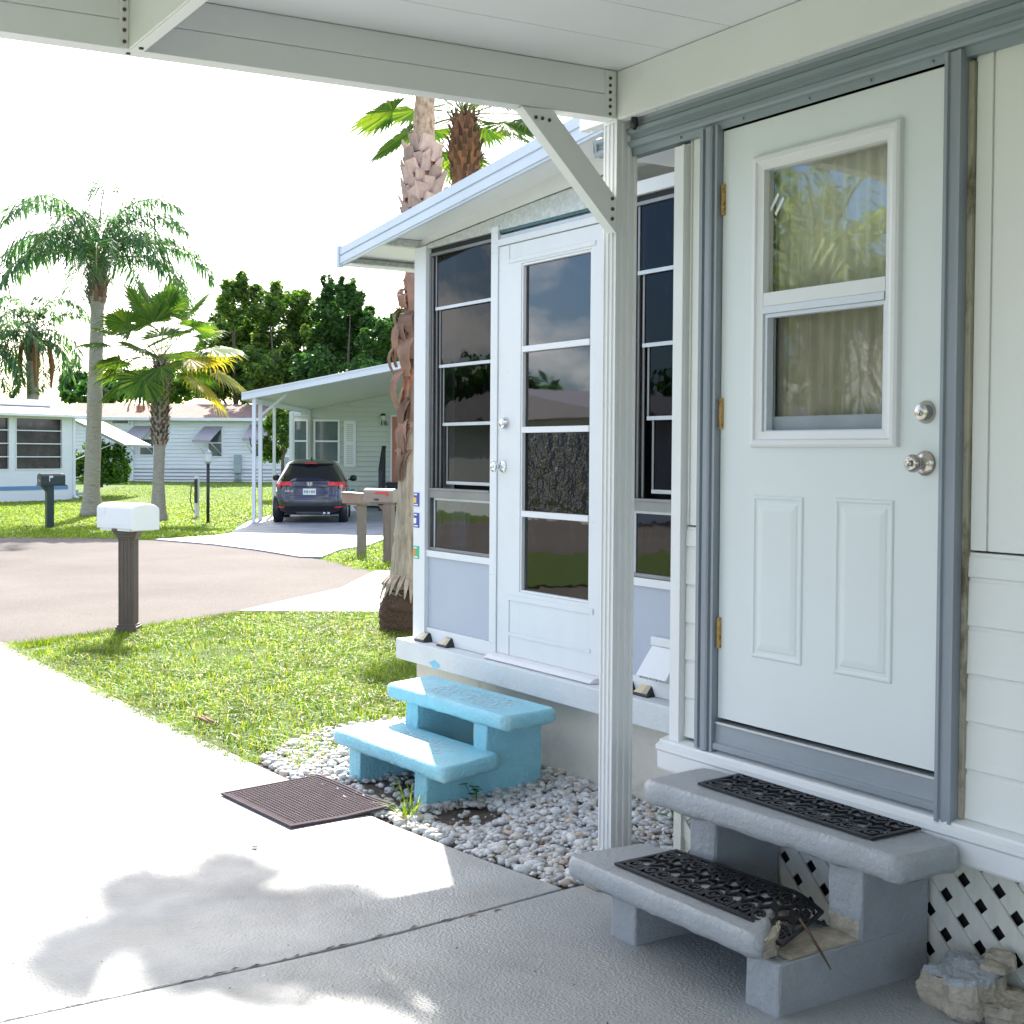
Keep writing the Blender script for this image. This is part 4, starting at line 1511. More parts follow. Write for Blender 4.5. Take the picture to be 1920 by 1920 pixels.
b.build('leaf', M['weed'], t)
q0 = Vector((2.98, 4.80, -.03))
t = thing('weed_sprout', 'thin weed sprout with a few round leaves beside the blue steps', 'weed', q0)
b = MB()
for i in range(5):
    p1 = q0 + Vector((random.uniform(-.05, .02), random.uniform(-.05, .05), random.uniform(.06, .12)))
    b.tube([q0, (q0 + p1) / 2 + Vector((0, .01, .01)), p1], .0015, 4)
    for k in range(3):
        a = random.uniform(0, 6.28)
        leafblade(b, p1, (math.cos(a), math.sin(a), 0), .03, .010, .2, 4, .3)
b.build('leaf', M['weed'], t)
b = MB()
c = gp(1115, 1666)
b.prism([(-.05, -.012), (.03, -.016), (.052, .004), (-.03, .016)], lambda u, v, w: (c.x + v, c.y - u, w), .004, .012)
tag(b.build('wood_chip', mat('pale_wood', (.55, .45, .32), .8, var=.15, vs=30), bev=.001), 'pale wood chip lying at the end of the gravel by the grey steps', 'wood chip')
b = MB()
c = gp(385, 1355)
for i in range(5):
    a = random.uniform(-.5, .5)
    b.tube([(c.x - .02 + i * .012, c.y + .13, .012), (c.x + a * .03, c.y + .02 * i, .02), (c.x + .02 + a * .04, c.y - .13 + .02 * i, .01)], [.003, .009, .002], 5)
tag(b.build('dead_frond', M['leaf_dry']), 'dry brown bit of palm frond lying on the lawn', 'dead leaf')
b = MB()
c = gp(478, 1591)
for a in (.3, 1.7, 3.2, 4.6):
    leafblade(b, (c.x, c.y, .004), (math.cos(a), math.sin(a), 0), .022, .006, .1, 3, .3)
tag(b.build('dry_leaf', M['twig']), 'tiny dark dried leaf on the sunlit driveway', 'dead leaf')


def rock(name, label, base, sx, sy, h, rot, painted, seed, group=None):
    rr = random.Random(seed)
    n = 18
    rad = [1 + rr.uniform(-.13, .13) for _ in range(n)]
    ca, sa = math.cos(rot), math.sin(rot)
    loops = []
    for ins, z in ((.10, 0), (.0, .16), (.02, .38), (-.02, .5), (.05, .62), (.06, .86), (.13, .97), (.24, 1.0), (.45, .99), (.68, 1.02), (.88, 1.0)):
        lp = []
        for i in range(n):
            a = i / n * 6.283
            cs, sn = math.cos(a), math.sin(a)
            k = (1 - ins) * rad[i] * (1 + rr.uniform(-.035, .035)) / max(abs(cs), abs(sn)) ** .75
            x, y = cs * k * sx, sn * k * sy
            lp.append((base[0] + x * ca - y * sa, base[1] + x * sa + y * ca, base[2] + z * h * (1 + rr.uniform(-.05, .05) * (ins < .1)) + .1 * h * cs * z))
        loops.append(lp)
    b = MB()
    b.loft(loops[:6], True, False)
    b.cur = 1
    b.loft(loops[5:], False, True)
    o = b.build(name, [M['raw_conc'], M['grey_paint'] if painted else M['raw_conc']])
    k = min(1, sx / .08)
    roughen(o, 3 if sx > .05 else 2, ((.05, .022 * k), (.012, .008 * k)))
    return tag(o, label, 'rubble', group)


rock('concrete_chunk', 'large broken concrete chunk with a grey painted top, in front of the lattice', (2.985, 2.30, 0), .082, .10, .112, -.15, True, 3, 'broken concrete pieces')
rock('concrete_chunk', 'low flat broken slab sticking out right of the big painted chunk', (3.03, 2.19, 0), .075, .09, .06, .3, False, 5, 'broken concrete pieces')
rock('concrete_chunk', 'small raw concrete piece lying on top of the big painted chunk', (3.03, 2.235, .112), .028, .035, .022, .6, False, 8, 'broken concrete pieces')
rock('concrete_chunk', 'thin concrete flake propped behind the small raw piece on the big chunk', (3.065, 2.245, .108), .02, .045, .042, .1, False, 11, 'broken concrete pieces')
rock('concrete_chunk', 'tiny crumb of concrete on the ground between grey steps and big chunk', (3.085, 2.52, 0), .016, .014, .018, .2, False, 14, 'broken concrete pieces')

# ------------------------------------------------------------------ solar step lights on the ledge
def solar(label, p, rz=0.0):
    t = thing('solar_light', label, 'solar light', (p[0], p[1], .4865), 'solar lights on the sunroom ledge')
    b = MB()
    hw, hd, h = .052, .045, .045
    b.loft([[(p[0] - hd, p[1] - hw, .4868), (p[0] - hd, p[1] + hw, .4868), (p[0] + hd, p[1] + hw, .4868), (p[0] + hd, p[1] - hw, .4868)],
            [(p[0] - hd, p[1] - hw, .494), (p[0] - hd, p[1] + hw, .494), (p[0] + hd, p[1] + hw, .494), (p[0] + hd, p[1] - hw, .494)],
            [(p[0] + .002, p[1] - hw * .60, .4868 + h), (p[0] + .002, p[1] + hw * .60, .4868 + h), (p[0] + hd * .7, p[1] + hw * .6, .4868 + h), (p[0] + hd * .7, p[1] - hw * .6, .4868 + h)]])
    b.build('body', M['black_plastic'], t, bev=.0015)

    def face(a, c, lo=.10, hi=.93):
        q = []
        for u, v in ((a, lo), (c, lo), (c, hi), (a, hi)):
            k = hw * (1 - .40 * v)
            q.append((p[0] - hd + (hd + .002) * v - .0012, p[1] - k + 2 * k * u, .494 + (h - .0072) * v + .0012))
        return q
    b = MB()
    f0 = face(.44, .96)
    b.loft([f0, [(x - .001, y, z + .001) for x, y, z in f0]])
    b.build('lens', M['solar_tan'], t)
    b = MB()
    f0 = face(.07, .43)
    b.loft([f0, [(x - .001, y, z + .001) for x, y, z in f0]])
    b.build('lens', M['solar_dark'], t)
    b = MB()
    b.lathe([(.009, 0), (.009, .004), (.006, .007), (0, .008)], (p[0] + .012, p[1], .4868 + h), (0, 0, 1), 12)
    b.build('sensor', M['win_white'], t)


def lp_(x, y):
    q = gp(x, y, .487)
    return (q.x + .045, q.y)


solar('tan and black solar light at the far end of the ledge, against the corner post', lp_(785, 1203))
solar('tan and black solar light second from the far end of the ledge', lp_(827, 1213))
solar('tan and black solar light on the ledge to the right of the carport post', lp_(1199, 1305))
solar('tan and black solar light half hidden behind the carport post', lp_(1160, 1297))

# ------------------------------------------------------------------ the rubber mat on the slab
C = [gp(414, 1492), gp(598, 1457), gp(742, 1519), gp(545, 1555)]
t = thing('door_mat', 'grey mauve ribbed rubber mat on the driveway in front of the blue steps', 'door mat', (C[0].x, C[0].y, 0))


def mfn(u, v, h):
    p = C[0].lerp(C[1], v).lerp(C[3].lerp(C[2], v), u)
    dz = .02 * max(0, u - .6) * max(0, v - .5) * 4 + .004 * math.sin(u * 5) * v
    return Vector((p.x, p.y, .004 + dz + h))


b = MB()
b.grid(lambda u, v: mfn(u, v, 0), 20, 20)
b.build('backing', mat('mat_backing', (.10, .09, .095), .8, var=.1), t)
b = MB()
for e in range(4):
    for o0, o1 in ((0, .022), (.034, .052)):
        n = 16
        vs, fs = [], []
        for i in range(n + 1):
            f = i / n
            for o in (o0, o1):
                for h in (.0, .010 if o0 == 0 else .008):
                    ff = o + f * (1 - 2 * o)
                    u, v = ((ff, o), (1 - o, ff), (ff, 1 - o), (o, ff))[e]
                    vs.append(mfn(u, v, h))
        for i in range(n):
            k = i * 4
            fs += [(k + 1, k + 3, k + 7, k + 5), (k, k + 1, k + 5, k + 4), (k + 2, k + 3, k + 7, k + 6)]
        b.add(vs, fs)
b.build('rim', M['matgrey'], t)
b = MB()
nx, ny = 30, 24
for i in range(nx):
    for j in range(ny):
        u0, u1 = .06 + .88 * i / nx, .06 + .88 * (i + .72) / nx
        v0, v1 = .06 + .88 * j / ny, .06 + .88 * (j + .70) / ny
        lp0 = [mfn(u0, v0, .001), mfn(u1, v0, .001), mfn(u1, v1, .001), mfn(u0, v1, .001)]
        lp1 = [mfn(u0, v0, .007), mfn(u1, v0, .007), mfn(u1, v1, .007), mfn(u0, v1, .007)]
        b.loft([lp0, lp1], False, True)
b.build('ribs', M['matgrey'], t)


# ================================================================== mailboxes
def arch(w, h, n=9, rise=.62):
    """mailbox end outline, width w, height h, rounded top"""
    r = w / 2
    hs = h - r * rise
    pts = [(-r, 0), (-r, hs)]
    pts += [(-r * math.cos(math.pi * i / n), hs + r * rise * math.sin(math.pi * i / n)) for i in range(1, n)]
    pts += [(r, hs), (r, 0)]
    return pts


def mailbox_frame(c, ang):
    ca, sa = math.cos(ang), math.sin(ang)
    return lambda p: Vector((c[0] + p.x * ca - p.y * sa, c[1] + p.x * sa + p.y * ca, c[2] + p.z))


mp_ = gp(241, 1181)
t = thing('mailbox', 'white mailbox on a brown fluted post at the edge of the near lawn', 'mailbox', (mp_.x, mp_.y, -.03), 'roadside mailboxes')
T = mailbox_frame((mp_.x, mp_.y, -.03), -YAW)
b = MB(T)
b.prism([(p[0], p[1]) for p in fluted(-.066, .066, -.066, .066, 4, .006)], exy, .06, .80)
b.build('post', M['brown_post'], t)
b = MB(T)
b.box(-.088, .088, -.088, .088, 0, .065)
b.box(-.078, .078, -.078, .078, .066, .082)
b.build('post_base', M['brown_post'], t, bev=.004)
b = MB(T)
for k, (r, z0_, z1_) in enumerate(((.072, .795, .812), (.084, .8125, .836), (.098, .8365, .862), (.110, .8625, .888))):
    b.box(-r, r, -r, r, z0_, z1_)
b.build('post_cap', M['brown_post'], t, bev=.004)
T = mailbox_frame((mp_.x, mp_.y, .858), -YAW + R(-36))
b = MB(T)
A_ = arch(.27, .212, rise=.34)
b.prism(A_, lambda u, v, w: (w, u, v), -.245, .215)
b.box(-.215, .18, -.125, .125, -.02, -.0005)
mb_ = b.build('body', M['white_box'], t, bev=.004)
b = MB(T)
b.prism([(u * 1.03, v * 1.02 - .012) for u, v in A_], lambda u, v, w: (w, u, v), .216, .228)
b.build('door', M['white_box'], mb_, bev=.003)
b = MB(T)
b.box(-.245, .19, -.1385, -.1355, .03, .035)
b.box(-.13, -.122, -.140, -.1355, .13, .185)
b.box(-.22, -.122, -.140, -.1355, .125, .13)
b.build('flag', M['white_box'], mb_)

gm_ = at(93, 995, 26.0)
gm_.z = -.03
t = thing('mailbox', 'dark green plastic mailbox on a green post on the far lawn', 'mailbox', gm_, 'roadside mailboxes')
T = mailbox_frame(gm_, -YAW + R(-140))
b = MB(T)
b.box(-.07, .07, -.06, .06, 0, .86)
b.build('post', M['green_box'], t, bev=.006)
b = MB(T)
b.box(-.30, .22, -.125, .125, .842, .866)
b.prism([(.07, .72), (.07, .84), (.17, .84)], lambda u, v, w: (u, w, v), -.05, .05)
b.build('platform', M['green_box'], t, bev=.004)
b = MB(T)
b.prism(arch(.21, .215), lambda u, v, w: (w, u, v + .867), -.28, .19)
mb_ = b.build('body', M['green_box'], t, bev=.005)
b = MB(T)
b.prism([(u * 1.04, v * 1.03) for u, v in arch(.21, .215)], lambda u, v, w: (w, u, v + .866), .191, .205)
b.build('door', M['black_paint'], mb_, bev=.004)
b = MB(T)
b.box(.206, .21, -.045, -.025, .93, .955)
b.box(.206, .21, .03, .06, .92, .95)
b.box(.206, .21, -.02, .02, .96, .972)
b.build('door_mark', M['alu_lite'], mb_)
b = MB(T)
b.box(.03, .045, .107, .112, .93, 1.04)
b.box(-.03, .0299, .107, .112, 1.0, 1.04)
b.build('flag', M['win_white'], mb_)

for px, pym, pyt, d, nm in ((678, 1036, 947, 19.6, 0), (729, 1050, 945, 18.6, 1)):
    c = at(px, pym, d)
    c.z = -.03
    t = thing('mailbox', ('weathered tan mailbox with a sagging lid on the further tan post' if nm == 0 else 'taupe mailbox with a red flag on a panelled tan post'), 'mailbox', c, 'roadside mailboxes')
    T = mailbox_frame(c, -YAW + (R(-20) if nm else R(-32)))
    ht = zz(px, pyt, d) + .03
    b = MB(T)
    r = .052 if nm == 0 else .062
    b.box(-r, r, -r, r, 0, ht)
    if nm:
        b.frame(-.042, .042, .08, ht - .06, .012, -.01, .01) if False else None
        b.box(-.044, -.034, -r - .006, -r - .0005, .08, ht - .06)
        b.box(.034, .044, -r - .006, -r - .0005, .08, ht - .06)
    b.build('post', M['tan_post'], t, bev=.004)
    b = MB(T)
    b.prism([(-r - .001, ht - .02), (-r - .001, ht - .20), (-r - .02, ht - .18), (-r - .035, ht - .09), (-r - .10, ht - .02)], lambda u, v, w: (u, w, v), -.02, .02)
    b.box(-.24, .07, -.07, .07, ht + .0005, ht + .022)
    b.build('bracket', M['tan_post'], t, bev=.003)
    b = MB(T)
    if nm:
        b.prism(arch(.18, .195), lambda u, v, w: (w, u, v + ht + .0225), -.36, .10)
        mb_ = b.build('body', M['tan_box'], t, bev=.006)
        b = MB(T)
        b.box(-.17, .02, -.098, -.0925, ht + .145, ht + .172)
        b.box(.0, .035, -.098, -.0925, ht + .115, ht + .1445)
        b.build('flag', M['red'], mb_)
        b = MB(T)
        for k, (u0, u1) in enumerate(((-.19, -.178), (-.165, -.145), (-.135, -.115))):
            b.box(u0, u1, -.096, -.0925, ht + .05, ht + .078)
        b.build('number', M['black_paint'], mb_)
    else:
        b.loft([[(-.30, -.09, ht + .023), (.07, -.09, ht + .023), (.07, .09, ht + .023), (-.30, .09, ht + .023)],
                [(-.31, -.092, ht + .16), (.07, -.09, ht + .17), (.07, .09, ht + .17), (-.31, .09, ht + .165)]])
        mb_ = b.build('body', M['carton'], t, bev=.004)
        b = MB(T)
        b.loft([[(-.33, -.10, ht + .163), (.08, -.10, ht + .173), (.08, .10, ht + .173), (-.33, .10, ht + .168)],
                [(-.33, -.10, ht + .19), (-.1, -.10, ht + .182), (-.1, .10, ht + .184), (-.33, .10, ht + .198)]])
        b.build('lid', M['carton'], mb_, bev=.004)


# ================================================================== palms and trees
def trunkmix():
    mt, nt, out = nodes('palm_trunk_weathered')
    v, g = pos(nt, (1, 1, .16))
    f = noise(nt, v, 26, 5)
    grey = ramp(nt, f, [(.28, (.20, .155, .11)), (.5, (.40, .33, .25)), (.75, (.54, .465, .37))])
    v2, _ = pos(nt, (1, 1, .5))
    f2 = noise(nt, v2, 24, 6, .7)
    red = ramp(nt, f2, [(.32, (.12, .045, .025)), (.5, (.42, .165, .085)), (.72, (.62, .34, .22))])
    sp = N(nt, 'ShaderNodeSeparateXYZ')
    nt.links.new(g.outputs['Position'], sp.inputs[0])
    ad = N(nt, 'ShaderNodeMath', operation='MULTIPLY_ADD')
    nt.links.new(noise(nt, v2, 7, 4), ad.inputs[0])
    ad.inputs[1].default_value = 1.3
    nt.links.new(sp.outputs['Z'], ad.inputs[2])
    k = N(nt, 'ShaderNodeMapRange')
    k.inputs['From Min'].default_value = 2.1
    k.inputs['From Max'].default_value = 2.85
    nt.links.new(ad.outputs[0], k.inputs['Value'])
    c = mix(nt, grey, red, k.outputs[0])
    k2 = N(nt, 'ShaderNodeMapRange')
    k2.inputs['From Min'].default_value = 4.5
    k2.inputs['From Max'].default_value = 4.75
    nt.links.new(ad.outputs[0], k2.inputs['Value'])
    tan = ramp(nt, noise(nt, pos(nt, (1, 1, .6))[0], 34, 4), [(.35, (.26, .16, .09)), (.6, (.50, .37, .26))])
    c = mix(nt, c, tan, k2.outputs[0])
    b = N(nt, 'ShaderNodeBsdfPrincipled')
    b.inputs['Roughness'].default_value = .9
    nt.links.new(c, b.inputs['Base Color'])
    bm = N(nt, 'ShaderNodeBump')
    bm.inputs['Strength'].default_value = 1
    bm.inputs['Distance'].default_value = .02
    nt.links.new(noise(nt, pos(nt, (1, 1, .12))[0], 34, 5), bm.inputs['Height'])
    nt.links.new(bm.outputs['Normal'], b.inputs['Normal'])
    nt.links.new(b.outputs[0], out.inputs['Surface'])
    return mt


M['trunk_mix'] = trunkmix()


def interp(tab, z):
    for a, c in zip(tab, tab[1:]):
        if z <= c[0]:
            t = (z - a[0]) / (c[0] - a[0])
            return tuple(a[i] + (c[i] - a[i]) * t for i in range(1, len(a)))
    return tab[-1][1:]


def trunk(b, c, tab, dz=.06, n=18, jit=.03):
    """tab rows: height, dx, dy, radius"""
    z, pts, rad = tab[0][0], [], []
    while z <= tab[-1][0] + 1e-6:
        dx, dy, r = interp(tab, z)
        pts.append((c[0] + dx, c[1] + dy, z))
        rad.append(r)
        z += dz
    b.tube(pts, rad, n, jit=jit)


def boots(b, c, tab, z0, z1, rows, per, w, L, th=.012, out=.03, open_=.25, up=1, tipw=.37):
    """old leaf bases round the trunk"""
    for i in range(rows):
        z = z0 + (z1 - z0) * i / max(1, rows - 1)
        dx, dy, r = interp(tab, z)
        for j in range(per):
            a = (j + (.5 if i % 2 else 0) + random.uniform(-.15, .15)) / per * 6.283
            d = Vector((math.cos(a), math.sin(a), 0))
            s = Vector((-d.y, d.x, 0))
            p = Vector((c[0] + dx, c[1] + dy, z + random.uniform(-.02, .02)))
            ww, LL = w * random.uniform(.75, 1.2), L * random.uniform(.7, 1.25)
            o = out * random.uniform(.5, 1.5)
            q0 = p + d * (r - .01)
            q1 = p + d * (r + o * .5) + Vector((0, 0, LL * .55 * up))
            q2 = p + d * (r + o + LL * open_ * random.uniform(.3, 1.3)) + Vector((0, 0, LL * up))
            l0 = [q0 - s * ww, q0 + s * ww, q0 + s * ww * .8 + d * th, q0 - s * ww * .8 + d * th]
            l1 = [q1 - s * ww * .8, q1 + s * ww * .8, q1 + s * ww * .6 + d * th, q1 - s * ww * .6 + d * th]
            sk_ = Vector((0, 0, LL * random.uniform(-.18, .18) * (tipw > .5)))
            l2 = [q2 - s * ww * tipw + sk_, q2 + s * ww * tipw - sk_, q2 + s * ww * tipw * .85 + d * th * .6 - sk_, q2 - s * ww * tipw * .85 + d * th * .6 + sk_]
            b.loft([l0, l1, l2], True, True)


def fan_frond(lb, pb, base, az, el, pl, rad, nseg=30, spread=105, droop=.35, thick=.012):
    base = Vector(base)
    d = Vector((math.cos(az) * math.cos(el), math.sin(az) * math.cos(el), math.sin(el)))
    pts, p, dd = [base], base.copy(), d.copy()
    for i in range(5):
        dd = (dd + Vector((0, 0, -.07 * droop * 2))).normalized()
        p = p + dd * pl / 5
        pts.append(p.copy())
    pb.tube(pts, [thick * (1 - .1 * i) for i in range(6)], 5)
    dd = (dd + Vector((0, 0, -.25 * droop))).normalized()
    s = dd.cross(Vector((0, 0, 1)))
    s = s.normalized() if s.length > .1 else Vector((math.sin(az), -math.cos(az), 0))
    roll = random.uniform(-.5, .5)
    up = s.cross(dd).normalized()
    s2 = s * math.cos(roll) + up * math.sin(roll)
    up2 = s2.cross(dd).normalized()
    da = R(spread) * 2 / nseg
    for i in range(nseg):
        a = -R(spread) + da * (i + .5)
        u = dd * math.cos(a) + s2 * math.sin(a)
        v = (-dd * math.sin(a) + s2 * math.cos(a))
        Ls = rad * (1 - .28 * (abs(a) / R(spread)) ** 2) * random.uniform(.9, 1.06)
        wv = math.tan(da / 2) * Ls * .6 * 1.05
        fold = up2 * wv * .35 * (1 if i % 2 else -1)
        g = Vector((0, 0, -1))
        m_ = p + u * Ls * .6 + g * Ls * .05 * droop
        tip = p + u * Ls * .95 + g * Ls * random.uniform(.12, .34) * droop * 1.6
        m2 = p + u * Ls * .8 + g * Ls * .12 * droop
        lb.add([p, m_ - v * wv - fold, m_ + v * wv + fold, m2 - v * wv * .42, m2 + v * wv * .42, tip], [(0, 1, 2), (1, 3, 4, 2), (3, 5, 4)])


def queen_frond(lb, pb, base, az, el, L, nl=46, ll=.42, droop=1.0, w=.013):
    p = Vector(base)
    pts = [p.copy()]
    n = 14
    e = el
    for i in range(n):
        d = Vector((math.cos(az) * math.cos(e), math.sin(az) * math.cos(e), math.sin(e)))
        p = p + d * L / n
        pts.append(p.copy())
        e -= (.05 + .16 * (i / n) ** .8) * droop
    pb.tube(pts, [.022 * (1 - .85 * i / n) + .003 for i in range(n + 1)], 5)
    for k in range(nl):
        f = .14 + .86 * k / nl
        x = f * n
        i = min(n - 1, int(x))
        q = pts[i].lerp(pts[i + 1], x - i)
        d = (pts[i + 1] - pts[i]).normalized()
        s = d.cross(Vector((0, 0, 1)))
        s = s.normalized() if s.length > .1 else Vector((1, 0, 0))
        u = s.cross(d)
        for sg in (-1, 1):
            lift = random.uniform(-.5, .55)
            dr = (s * sg * 1.0 + d * random.uniform(.35, .8) + u * lift).normalized()
            l = ll * (math.sin(math.pi * min(1, .18 + f * .75)) ** .6) * random.uniform(.8, 1.15)
            sd_ = dr.cross(Vector((0, 0, 1)))
            sd_ = sd_.normalized() * w if sd_.length > .05 else d * w
            m_ = q + dr * l * .5 + Vector((0, 0, -.03))
            tip = q + dr * l * .85 + Vector((0, 0, -l * random.uniform(.25, .65)))
            lb.add([q, m_ - sd_, m_ + sd_, tip], [(0, 1, 2), (1, 3, 2)])


# --- the palm beside the sunroom
CROWN = 12
random.seed(11)
pc = gp(778, 1178)
t = thing('palm_tree', 'tall palm with a shaggy red brown trunk rising beside the sunroom corner', 'palm tree', (pc.x, pc.y, -.03), 'palm trees')
ax = RT0


def tx(px, d=10.75):
    return (px - 778) / CF * d


def trow(z, px, r):
    o = ax * tx(px)
    return (z, o.x, o.y, r)


TT = [trow(.30, 776, .245), trow(.42, 776, .215), trow(.62, 775, .185), trow(.95, 775, .155), trow(1.3, 777, .140), trow(1.7, 781, .140), trow(2.2, 786, .15),
      trow(2.9, 790, .155), trow(3.5, 791, .145), trow(3.9, 787, .120), trow(4.15, 790, .095), trow(4.5, 793, .085), trow(6.15, 798, .085)]
b = MB()
trunk(b, (pc.x, pc.y), TT, .05, 26, .035)
tk = b.build('trunk', M['trunk_mix'], t)
b = MB()
trunk(b, (pc.x, pc.y), [(-.06, 0, 0, .29), (.05, 0, 0, .30), (.2, 0, 0, .30), (.33, 0, 0, .25), (.4, 0, 0, .19)], .02, 40, .05)
b.build('root_mass', M['rootball'], t)
b = MB()
for i in range(34):                      # split skin hanging over the roots
    a = i / 34 * 6.283 + random.uniform(-.06, .06)
    d = Vector((math.cos(a), math.sin(a), 0))
    s = Vector((-d.y, d.x, 0)) * random.uniform(.016, .026)
    c0 = Vector((pc.x, pc.y, 0))
    L = random.uniform(.10, .2)
    fl = random.uniform(.02, .09)
    p0, p1, p2 = c0 + d * .205 + Vector((0, 0, .47)), c0 + d * (.255 + fl * .3) + Vector((0, 0, .40)), c0 + d * (.275 + fl) + Vector((0, 0, .43 - L))
    th = d * .008
    b.loft([[p0 - s, p0 + s, p0 + s + th, p0 - s + th], [p1 - s * .9, p1 + s * .9, p1 + s * .9 + th, p1 - s * .9 + th], [p2 - s * .2, p2 + s * .2, p2 + s * .2 + th * .5, p2 - s * .2 + th * .5]])
b.build('bark_fringe', M['trunk_fis'], tk)
b = MB()
boots(b, (pc.x, pc.y), TT, 3.1, 4.02, 13, 7, .070, .135, .03, .035, .10, 1, .72)
b.build('leaf_base', M['boot_pink'], t)
b = MB()
cam_side = [R(205), R(225), R(245), R(190), R(265), R(178), R(290)]
for i in range(54):                      # dead bases curling off the trunk
    z = random.choice([1.55, 1.8, 2.05, 2.3, 2.5, 2.7, 2.85, 2.95, 2.75, 2.6]) + random.uniform(-.1, .1)
    dx, dy, r = interp(TT, z)
    a = random.choice(cam_side) + random.uniform(-.3, .3) - YAW * .4
    if z < 2.0:
        a = R(196) + random.uniform(-.25, .25) - YAW * .4
    d = Vector((math.cos(a), math.sin(a), 0))
    s = Vector((-d.y, d.x, 0)) * random.uniform(.045, .10)
    p = Vector((pc.x + dx, pc.y + dy, z)) + d * (r - .015)
    L = random.uniform(.18, .42) if z > 2.0 else random.uniform(.15, .28)
    o = random.uniform(.03, .15) if z > 2.2 else random.uniform(.01, .06)
    prev = None
    loops = []
    for k in range(7):
        f = k / 6
        q = p + d * (o * math.sin(f * 2.4)) + Vector((0, 0, .06 * math.sin(f * 2) * (1 if z > 2.6 else .2) - L * f ** 1.3)) + s * .25 * math.sin(f * 3 + i)
        ww = s * (1 - .55 * f)
        th = d * .006
        loops.append([q - ww, q + ww, q + ww * .9 + th, q - ww * .9 + th])
    b.loft(loops)
b.build('dead_frond_base', M['husk'], t)
random.seed(CROWN)
lb, pb = MB(), MB()
ctop = Vector((pc.x, pc.y, 6.1)) + ax * tx(797)
for i in range(27):  # unseen fronds spread to one side to shape the shadow on the driveway
    a_ = R(158) + random.uniform(-.5, .5) if i < 18 else R(-40) + (i - 18) * .75
    fan_frond(lb, pb, ctop, a_, R(random.uniform(-24, 6) if i < 18 else random.uniform(40, 78)), random.uniform(.35, 1.5) if i < 18 else .5, random.uniform(.36, .52), 26, 105, .5)
cw_ = lb.build('crown', M['fan_leaf'], t, fixn=False)
pb.build('petiole', M['stem'], t)


def fan_palm(label, c, tab, bz, ctr, n, pl, rad, nseg, lean=None, yel=0, boot=None, els=(-35, 80), tm='trunk_grey', dro=.5):
    random.seed(sum(map(ord, label)))
    t = thing('fan_palm', label, 'palm tree', c, 'palm trees')
    b = MB()
    trunk(b, c, tab, .08, 14, .04)
    b.build('trunk', M[tm], t)
    b = MB()
    boots(b, c, tab, bz[0], bz[1], bz[2], bz[3], bz[4], bz[5], .012, bz[6], bz[7])
    b.build('leaf_base', M['boot_dark'], t)
    lb, pb, yb = MB(), MB(), MB()
    for i in range(n):
        az = i * 2.39996 + random.uniform(-.15, .15)
        f = (i + .5) / n
        el = R(els[1] + (els[0] - els[1]) * f ** .85)
        side = math.cos(az) * RT0.x + math.sin(az) * RT0.y
        isy = yel and el < R(22) and side > .5 and random.random() < yel
        fan_frond(yb if isy else lb, pb, ctr, az, el, pl * random.uniform(.75, 1.1), rad * random.uniform(.85, 1.1), nseg, 105, dro * random.uniform(.7, 1.5))
    lb.build('crown', M['fan_leaf'], t, fixn=False)
    if yb.v:
        yb.build('yellowing_frond', M['fan_yel'], t, fixn=False)
    pb.build('petiole', M['stem'], t)
    return t


c = at(868, 900, 16)
c.z = -.03
zc = zz(868, 222, 16)
fan_palm('green fan palm behind the sunroom roof, right of the shaggy palm', (c.x, c.y, c.z), [(-.03, 0, 0, .2), (zc - .75, 0, 0, .15), (zc - .45, 0, 0, .20), (zc + .02, 0, 0, .135)],
         (zc - .85, zc - .04, 11, 9, .03, .13, .02, .35), (c.x, c.y, zc), 26, .85, .70, 36, els=(-16, 86), tm='trunk_red', dro=.45)
c = at(297, 981, 29)
c.z = -.03
zc = zz(302, 676, 29)
fan_palm('small fan palm with yellowing lower fronds on the lawn before the long white house', (c.x, c.y, c.z),
         [(-.03, 0, 0, .22), (.25, 0, 0, .165), (.9, .0, 0, .12), (1.6, .03, 0, .12), (1.75, .03, 0, .17), (zc - .3, .05, 0, .20), (zc, .05, 0, .13)],
         (1.66, zc - .05, 22, 9, .035, .12, .03, .3), (c.x + .05, c.y, zc), 36, 1.15, .84, 28, yel=.95, els=(-20, 88), dro=.55)


def queen_palm(label, c, tab, zc, n, L, els, boot=True, nl=46, ll=.42, w=.013, dro=1.0, dead=0, name='queen_palm', leaf='queen_leaf'):
    random.seed(sum(map(ord, label)))
    t = thing(name, label, 'palm tree', c, 'palm trees')
    b = MB()
    trunk(b, c, tab, .10, 16, .03)
    b.build('trunk', M['trunk_grey'], t)
    dx, dy, r = interp(tab, zc)
    if boot:
        b = MB()
        boots(b, c, tab, zc - .95, zc - .05, 7, 6, .06, .36, .02, .05, .28)
        b.build('leaf_base', M['boot_dark'], t)
    lb, pb = MB(), MB()
    for i in range(n):
        az = i * 2.39996 + random.uniform(-.25, .25)
        f = (i + .5) / n
        queen_frond(lb, pb, (c[0] + dx, c[1] + dy, zc), az, R(els[1] + (els[0] - els[1]) * f), L * random.uniform(.85, 1.1), nl, ll, dro * random.uniform(.8, 1.2), w)
    lb.build('crown', M[leaf], t, fixn=False)
    pb.build('frond_stalk', M['stem'], t)
    if dead:
        b = MB()
        for i in range(dead):
            a = random.uniform(0, 6.28)
            d = Vector((math.cos(a), math.sin(a), 0))
            p0 = Vector((c[0] + dx, c[1] + dy, zc - .1)) + d * .2
            b.tube([p0, p0 + d * .35 + Vector((0, 0, -.3)), p0 + d * .45 + Vector((0, 0, -1.0)), p0 + d * .42 + Vector((0, 0, -1.8))], [.03, .09, .10, .03], 6, jit=.2)
        b.build('dead_frond', M['husk_red'], t)
    return t


